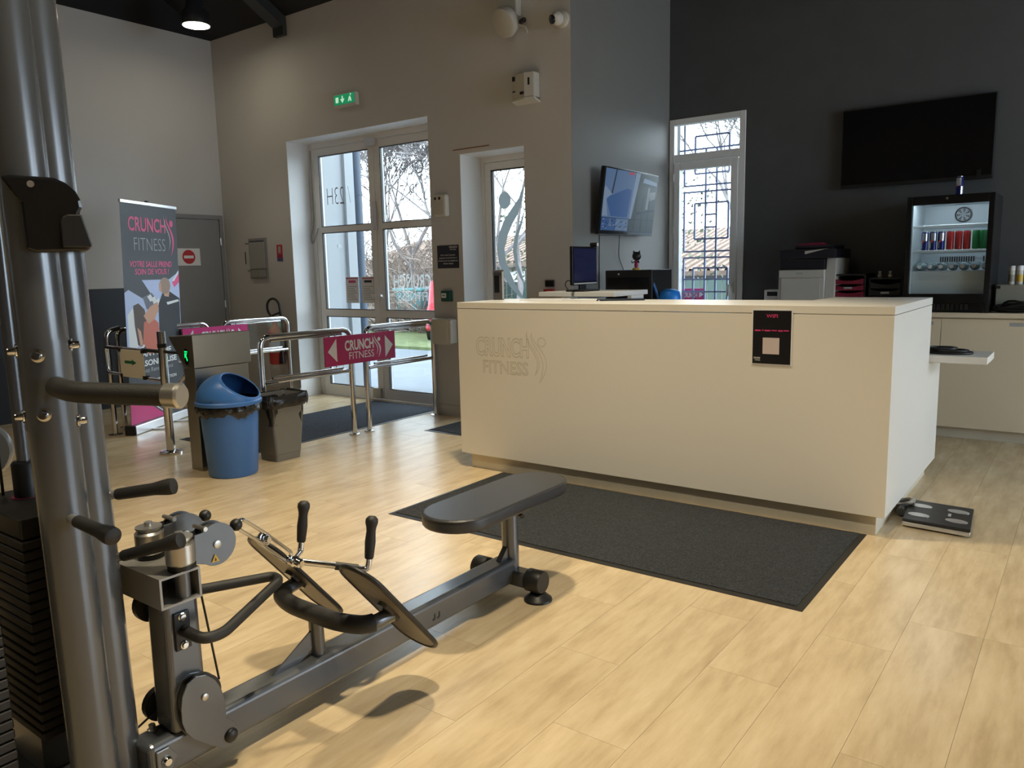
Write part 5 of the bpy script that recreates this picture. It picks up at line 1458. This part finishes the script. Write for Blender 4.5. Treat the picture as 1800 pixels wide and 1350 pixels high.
def stadium(c, ax, ay, la, wb, n=10):
    P = []
    for s, a0 in ((1, -90), (-1, 90)):
        for i in range(n + 1):
            a = math.radians(a0 + 180 * i / n)
            P.append(c + ax * (s * (la - wb)) + (ax * math.cos(a) + ay * math.sin(a)) * wb)
    return P


for px_, lab in ((-1.645, 'near'), (-2.085, 'far')):
    c = Vector((px_, 1.556, .312))
    MB().prism(stadium(c, pa, pnx, .228, .072), pno * .008).build('foot_plate', M['plate_face'], t, bevel=.001)
    P = stadium(c + pno * .004, pa, pnx, .231, .075, 12)
    MB().tube(P, .0075, 8, closed=True).build('plate_edging', M['rubber'], t, smooth=60)
    MB().prism(stadium(c - pno * .0005, pa, pnx, .05, .02), -pno * .012).build('plate_boss', M['silver'], t)
# seat
MB().cyl((MX, 2.455, .10), (MX, 2.455, .372), .0345, 28).build('seat_column', M['silver'], t, smooth=40)
MB().prism([(MX - .012, 2.37, .15), (MX - .012, 2.42, .15), (MX - .012, 2.42, .20)], (.024, 0, 0)).build('seat_gusset', M['silver'], t)
MB().box(MX - .14, MX + .14, 2.405, 2.475, .045, .108).build('rear_foot_tube', M['silver'], t, bevel=.012, bseg=3)
for s in (-1, 1):
    MB().lathe((MX + s * .10, 2.44, .077), (s, 0, 0), [(0, .044), (.004, .046), (.066, .046), (.072, .042), (.073, .0)], 28).build('end_cap', M['rubber'], t, smooth=40)
    MB().lathe((MX + s * .145, 2.44, 0), (0, 0, 1), [(0, .058), (.008, .056), (.012, .050), (.031, .03)], 32).build('foot_disc', M['rubber'], t, smooth=40)
MB().cyl((MX + .034, 2.44, .355), (MX + .105, 2.40, .350), .009, 12).build('adjust_knob', M['rubber'], t, smooth=40)
MB().obox((MX, 2.40, .374), .10, .42, .008).build('seat_plate', M['black'], t)
c = Vector((MX, 2.385, .379))
st = MB().prism(stadium(c, Vector((0, 1, 0)), Vector((-1, 0, 0)), .385, .138, 14), Vector((0, 0, .052))).build('seat_pad', M['vinyl'], t, bevel=.013, bseg=4)
for p in st.data.polygons: p.use_smooth = len(p.vertices) == 4
MB().tube([p + Vector((0, 0, .046)) for p in stadium(c, Vector((0, 1, 0)), Vector((-1, 0, 0)), .384, .1372, 14)], .0035, 6, closed=True).build('seat_piping', M['vinyl'], t, smooth=60)
mb = MB()
for y in (1.93, 1.955): mb.box(-1.8215, -1.8205, y, y + .012, .082, .088); mb.box(-1.8215, -1.8205, y + .009, y + .013, .088, .105)
mb.build('beam_scuffs', M['black'], t)

# weight stacks behind the columns
for si, (ya, yb, xa_, xb_) in enumerate(((.715, .868, -2.32, -1.985), (.45, .645, -2.32, -1.95))):
    n = 20 if si == 0 else 20
    z = .20 if si == 0 else .16
    for k in range(n):
        h = .0255
        MB().box(xa_, xb_, ya, yb, z, z + h - .003).build('weight_plate', M['iron'], t, bevel=.003, bseg=1)
        z += h
    if si == 0:
        MB().box(xa_ + .01, xb_ - .006, ya + .004, yb - .004, z, z + .05).build('top_plate', M['iron'], t, bevel=.004)
        zt2 = z + .05
        for rx in (-2.21,):
            MB().cyl((rx, .826, .05), (rx, .826, 2.45), .0165, 24).build('guide_rod', M['silver'], t, smooth=50)
            MB().lathe((rx, .826, zt2), (0, 0, 1), [(0, .031), (.088, .031), (.094, .026)], 24).build('rod_bumper', M['rubber'], t, smooth=40)
        MB().lathe((-2.21, .822, zt2 - .0005), (0, 0, 1), [(0, .034), (.0015, .034)], 24).build('red_washer', M['maroon'], t)
        MB().box(-2.31, -2.10, .75, .86, .05, .2).build('stack_pedestal', M['silver_dark'], t)
    else:
        for rx in (-2.25, -2.0): MB().cyl((rx, .55, .05), (rx, .55, 2.45), .0118, 18).build('guide_rod', M['chrome'], t, smooth=50)
        MB().box(-2.30, -1.95, .47, .64, .05, .16).build('stack_pedestal', M['silver_dark'], t)
MB().tube([(-2.27, .79, .70), (-2.27, .79, 2.4)], .004, 8).build('cable', M['rubber'], t, smooth=60)
MB().lathe((-2.42, .80, .86), (.8, -.6, 0), [(-.02, .05), (-.018, .075), (-.006, .08), (.006, .08), (.018, .075), (.02, .05)], 32).build('tower_pulley', M['silver_dark'], t, smooth=40)
MB().box(-2.36, -1.83, .74, .88, 2.45, 2.53).build('top_frame', M['silver'], t, bevel=.01)
MB().cyl((-2.60, .775, .02), (-2.60, .775, 2.5), .045, 32).build('rear_column', M['silver'], t, smooth=40)
MB().tube([(-1.86, .60, .03), (-1.80, .78, .03)], .03, 18).build('base_tube', M['silver'], t, smooth=40)

# row handle hooked to the cable
t = thing('row_handle', (MX, 1.4, .43), 'chrome close-grip row handle with two black upright grips', 'handle')
Sx = Vector((-1.862, 1.385, .474))
b1, b2 = Vector((-1.968, 1.490, .445)), Vector((-1.726, 1.552, .421))
MB().lathe(Sx - Vector((.03, .0, 0)), (1, .1, -.1), [(0, .010), (.004, .0135), (.024, .0135), (.028, .017), (.036, .017), (.04, .0135), (.056, .0135), (.06, .010)], 20).build('swivel', M['chrome'], t, smooth=40)
for b in (b1, b2):
    mid = Sx.lerp(b, .62); MB().tube(fillet([Sx, mid, b, b + Vector((0, .006, .03))], .03, 5), .0095, 14).build('handle_arm', M['chrome'], t, smooth=50)
    up_ = Vector((.0, .05, .30)).normalized()
    MB().lathe(b, up_, [(.005, .0085), (.04, .0085)], 14).build('grip_shank', M['chrome'], t, smooth=40)
    MB().lathe(b, up_, [(.034, .012), (.038, .0138), (.085, .0165), (.118, .0140), (.128, .0150), (.145, .0195), (.156, .0185), (.164, .011), (.166, .0)], 22).build('grip', M['foam'], t, smooth=50)
mid = Sx.lerp(b2, .55); MB().tube([mid, Sx.lerp(b2, .86)], .0125, 14).build('arm_sleeve', M['rubber'], t, smooth=50)
# shackle and carabiners from the stop ball to the swivel
p0 = Vector((-1.80, 1.182, .655)); p1 = Vector((-1.825, 1.265, .585)); p2 = Sx + Vector((.0, -.012, .012))


def link(a, b, w, r, name):
    a, b = Vector(a), Vector(b); d_ = (b - a).normalized(); s_ = d_.cross(Vector((0, 0, 1))).normalized(); nrm = s_.cross(d_)
    P = []
    L_ = (b - a).length
    for s, a0 in ((1, -90), (-1, 90)):
        for i in range(9):
            q_ = math.radians(a0 + 180 * i / 8)
            P.append((a + b) / 2 + d_ * (s * (L_ / 2 - w)) + (d_ * math.cos(q_) + nrm * math.sin(q_)) * w)
    MB().tube(P, r, 8, closed=True).build(name, M['chrome'], t, smooth=60)


link(p0 - Vector((0, .012, -.008)), p1 + Vector((0, .012, -.01)), .014, .0055, 'carabiner')
link(p1 - Vector((0, .016, -.012)), p2, .016, .006, 'shackle')
MB().lathe(p1, Vector((1, .1, 0)), [(-.018, .008), (-.01, .012), (.01, .012), (.018, .008)], 14).build('ring_pin', M['chrome'], t, smooth=40)
MB().tube([p0 - Vector((0, .01, -.006)), p0 - Vector((0, .03, -.012))], .004, 8).build('cable_end', M['rubber'], t, smooth=60)

# ================================================================== OUTSIDE
GZ = -.05
o = MB().box(-45, 25, 5.716, 70, GZ - .2, GZ).build('ground_outside', M['asphalt']); struct(o, 'pale asphalt of the parking area outside the door', 'ground')
o = MB().box(-45, 25, 10.0, 13.4, GZ, GZ + .05).build('grass_verge', M['grass']); tag(o, 'strip of winter grass beyond the parking area', 'grass', kind='stuff')
t = thing('outside_wing', (-7.1, 5.95, 0), 'white outside wall return beside the entrance', 'wall', kind='structure')
box('wall_return', M['ext_white'], -7.4, -6.90, 5.716, 6.12, GZ, 4.2, t); box('pilaster', M['ext_white'], -7.4, -6.86, 6.121, 6.25, GZ, 4.2, t)
box('number_plate', M['grey_print'], -6.899, -6.895, 6.0, 6.05, 1.60, 1.64, t)
t = thing('downpipe', (-6.95, 6.34, GZ), 'blue grey downpipe on the white outside wall', 'pipe')
MB().cyl((-6.93, 6.335, GZ), (-6.93, 6.335, 4.1), .072, 24).build('pipe', M['pipe_blue'], t, smooth=40)
for z in (.6, 2.2): MB().lathe((-6.93, 6.335, z), (0, 0, 1), [(0, .077), (.04, .077)], 24).build('pipe_bracket', M['pipe_blue'], t, smooth=40)


def tree(name, base, h, seed, label, cat='tree', depth=7, m_=None, r0=None, spread=.55, grp='bare winter trees'):
    rnd = random.Random(seed)
    t = thing(name, base, label, cat, grp)
    trunk, br = MB(), MB()
    def grow(p, d_, L_, r, k):
        mid = p + d_ * L_ * .5 + Vector((rnd.uniform(-1, 1), rnd.uniform(-1, 1), rnd.uniform(-.5, .5))) * L_ * .06
        e = p + d_ * L_
        tgt = trunk if k >= depth - 1 else br
        r = max(r, .009)
        tgt.tube([p, mid, e], [r, r * .88, max(r * .74, .007)], 6 if k >= depth - 1 else 3, caps=False)
        if k == 0: return
        n = rnd.choice((2, 3, 3, 4)) if k > 1 else rnd.choice((3, 4))
        for i in range(n):
            nd = (d_ + Vector((rnd.uniform(-1, 1), rnd.uniform(-1, 1), rnd.uniform(-.35, .75))) * spread * 1.4).normalized()
            if nd.z < -.1: nd.z *= -.3; nd.normalize()
            st_ = p + d_ * L_ * rnd.uniform(.55, 1)
            grow(st_ if i else e, nd, L_ * rnd.uniform(.62, .86), r * rnd.uniform(.5, .72), k - 1)
    grow(Vector(base), Vector((rnd.uniform(-.1, .1), rnd.uniform(-.1, .1), 1)).normalized(), h * .23, r0 or h * .0085, depth)
    trunk.build('trunk', m_ or M['bark'], t, smooth=60); br.build('branches', m_ or M['bark'], t, smooth=60)
    return t


TREES = [((-13.4, 13.9, GZ), 8.5, 11, 'bare tree with forked trunk behind the right door leaf'), ((-15.2, 14.6, GZ), 9, 12, 'bare tree seen at the middle of the double door'), ((-11.9, 13.6, GZ), 8, 21, 'bare tree at the right edge of the double door'),
         ((-10.3, 13.9, GZ), 8.2, 5, 'bare tree with slanting stem behind the narrow window'), ((-13.2, 17.6, GZ), 10, 31, 'taller bare tree further back behind the narrow window'),
         ((-5.25, 14.6, GZ), 8.0, 8, 'bare tree at the right of the alcove window'), ((-10.4, 18.2, GZ), 9.5, 41, 'bare tree at the left of the alcove window')]
for b, h, s, lab in TREES: tree('bare_tree', b, h, s, lab)
# twiggy hedge
rnd = random.Random(77)
mb = MB()
for i in range(9000):
    y = rnd.uniform(13.4, 15.0); x = rnd.uniform(-18, -11.5)
    z = abs(rnd.gauss(0, 1.1))
    if i < 1500: y = rnd.uniform(12.2, 12.6); z *= .4
    d_ = Vector((rnd.uniform(-1, 1), rnd.uniform(-1, 1), rnd.uniform(-.1, 1.3))).normalized() * rnd.uniform(.25, .7)
    p = Vector((x, y, GZ + z)); mb.tube([p, p + d_], [.010, .004], 3, caps=False)
tag(mb.build('twig_hedge', M['twig']), 'tangle of brown winter brushwood beyond the grass', 'hedge', kind='stuff')
mb = MB()
for i in range(1500):
    x = rnd.uniform(-11.6, -9.4); y = rnd.uniform(14.8, 16.4); z = 1.0 + 2.1 * rnd.random() ** 1.4
    if rnd.random() < .5: x = rnd.uniform(-10.2, -7.2); y = rnd.uniform(17, 18.5); z = .6 + 3.2 * rnd.random()
    s = rnd.uniform(.03, .07); n_ = Vector((rnd.uniform(-1, 1), rnd.uniform(-1, 1), rnd.uniform(-1, 1))).normalized(); u = n_.orthogonal().normalized() * s; v_ = n_.cross(u).normalized() * s
    c = Vector((x, y, z)); mb.add([c - u, c - v_ * .6, c + u, c + v_ * .6], [(0, 1, 2, 3)])
tag(mb.build('evergreen_foliage', M['ivy']), 'loose evergreen foliage in front of the houses', 'foliage', kind='stuff')

t = thing('green_fence', (-9, 15.0, GZ), 'green slatted fence in front of the houses', 'fence')
for i in range(62):
    x = -12.4 + i * .155; box('slat', M['fence_green'], x, x + .125, 15.2, 15.23, GZ, 1.02, t)
for x in (-12.4, -10.1, -7.8, -5.5, -3.2): box('fence_post', M['fence_green'], x, x + .07, 15.24, 15.31, GZ, 1.1, t)


def house(x0, x1, y0, y1, zw, zr_, label):
    t = thing('house', ((x0 + x1) / 2, (y0 + y1) / 2, GZ), label, 'house', 'houses beyond the fence')
    box('walls', M['house_wall'], x0, x1, y0, y1, GZ, zw, t)
    ym = (y0 + y1) / 2
    for (ya, yb, za, zb_) in ((y0 - .4, ym, zw - .1, zr_), (ym, y1 + .4, zr_, zw - .1)):
        MB().prism([(x0 - .4, ya, za), (x0 - .4, yb, zb_), (x0 - .4, yb, zb_ + .12), (x0 - .4, ya, za + .12)], (x1 - x0 + .8, 0, 0)).build('roof_slope', M['roof_tile'], t)
    # rows of round tiles on the front slope
    mb = MB(); n = int((x1 - x0 + .8) / .24)
    for i in range(n):
        x = x0 - .4 + .12 + i * .24; mb.tube([(x, y0 - .4, zw + .03), (x, ym, zr_ + .13)], .06, 5, caps=False)
    tag(mb.build('roof_tiles', M['roof_tile'], t, smooth=60), kind='stuff')
    MB().prism([(x0, y0, zw), (x0, y1, zw), (x0, ym, zr_)], (.15, 0, 0)).build('gable', M['house_wall'], t)
    MB().prism([(x1 - .15, y0, zw), (x1 - .15, y1, zw), (x1 - .15, ym, zr_)], (.15, 0, 0)).build('gable', M['house_wall'], t)
    for k in range(3):
        xw = x0 + (x1 - x0) * (.2 + .28 * k); box('shutter', M['pvc'], xw, xw + .9, y0 - .03, y0 - .002, .9, 1.9 if zw > 2 else zw - .25, t)
    return t


house(-12.5, -4.5, 19.5, 25, 1.15, 1.8, 'low cream house with clay tile roof seen through the alcove window')
house(-22, -13.6, 20.5, 27, 1.5, 2.4, 'cream house with clay tile roof seen through the narrow window')
house(-14.8, -8.0, 29, 35, 1.9, 2.7, 'second tiled house behind the low cream house')

# green container and red car near the grass verge
t = thing('waste_container', (-12.4, 13.0, GZ), 'green waste container standing before the brushwood', 'container')
teal = mat('teal_container', (.05, .16, .17), .5)
MB().prism([(-12.75, 12.75, GZ + .08), (-12.05, 12.75, GZ + .08), (-11.98, 12.75, .86), (-12.82, 12.75, .86)], (0, .5, 0)).build('body', teal, t, bevel=.03)
MB().box(-12.86, -11.94, 12.7, 13.3, .865, .95).build('lid', teal, t, bevel=.03)
for x in (-12.6, -12.2): MB().cyl((x, 12.8, GZ + .07), (x, 12.86, GZ + .07), .07, 14).build('wheel', M['rubber'], t)

t = thing('red_car', (-8.9, 11.6, GZ), 'red parked car half hidden behind the wall pier', 'car')
co, ca, cs_ = Vector((-10.05, 10.75, GZ + .05)), Vector((-.6, .8, 0)), Vector((.8, .6, 0))
prof = [(0, .20), (.03, .42), (.15, .58), (.6, .70), (1.05, 1.12), (1.95, 1.14), (2.45, .85), (3.2, .78), (3.25, .30), (3.1, .2)]
MB().prism([co + ca * a + Vector((0, 0, b)) for a, b in prof], cs_ * 1.28).build('body', M['car_red'], t, bevel=.06, bseg=3)
MB().prism([co - cs_ * .005 + ca * a + Vector((0, 0, b)) for a, b in ((.75, .76), (1.1, 1.06), (1.9, 1.08), (2.25, .88))], cs_ * 1.29).build('side_glass', M['car_glass'], t)
for a in (.55, 2.6):
    for s in (-.01, 1.13): MB().lathe(co + ca * a + cs_ * s + Vector((0, 0, .30)), cs_, [(0, .30), (.16, .30)], 24).build('wheel', M['rubber'], t, smooth=40)
MB().obox(co + ca * .05 + cs_ * .25 + Vector((0, 0, .50)), .06, .28, .10, ca, cs_).build('headlight', M['paper'], t)
# pink board outside the alcove window
t = thing('outside_sign', (-3.2, 7.36, .9), 'bright pink sign board low outside the alcove window', 'sign')
box('board', M['magenta_b'], -3.345, -3.10, 7.345, 7.36, .93, 1.09, t)
mb = MB(); put_text(mb, 'CRUNCH', (-3.33, 7.3445, 1.0), (1, 0, 0), UPV, .15, .05, weight=.03); mb.poly([(-3.16, 7.3445, 1.0), (-3.115, 7.3445, 1.03), (-3.16, 7.3445, 1.07)]); mb.build('lettering', M['white_print'], t)
box('board_post', M['pipe_blue'], -3.24, -3.21, 7.361, 7.38, GZ, .93, t)
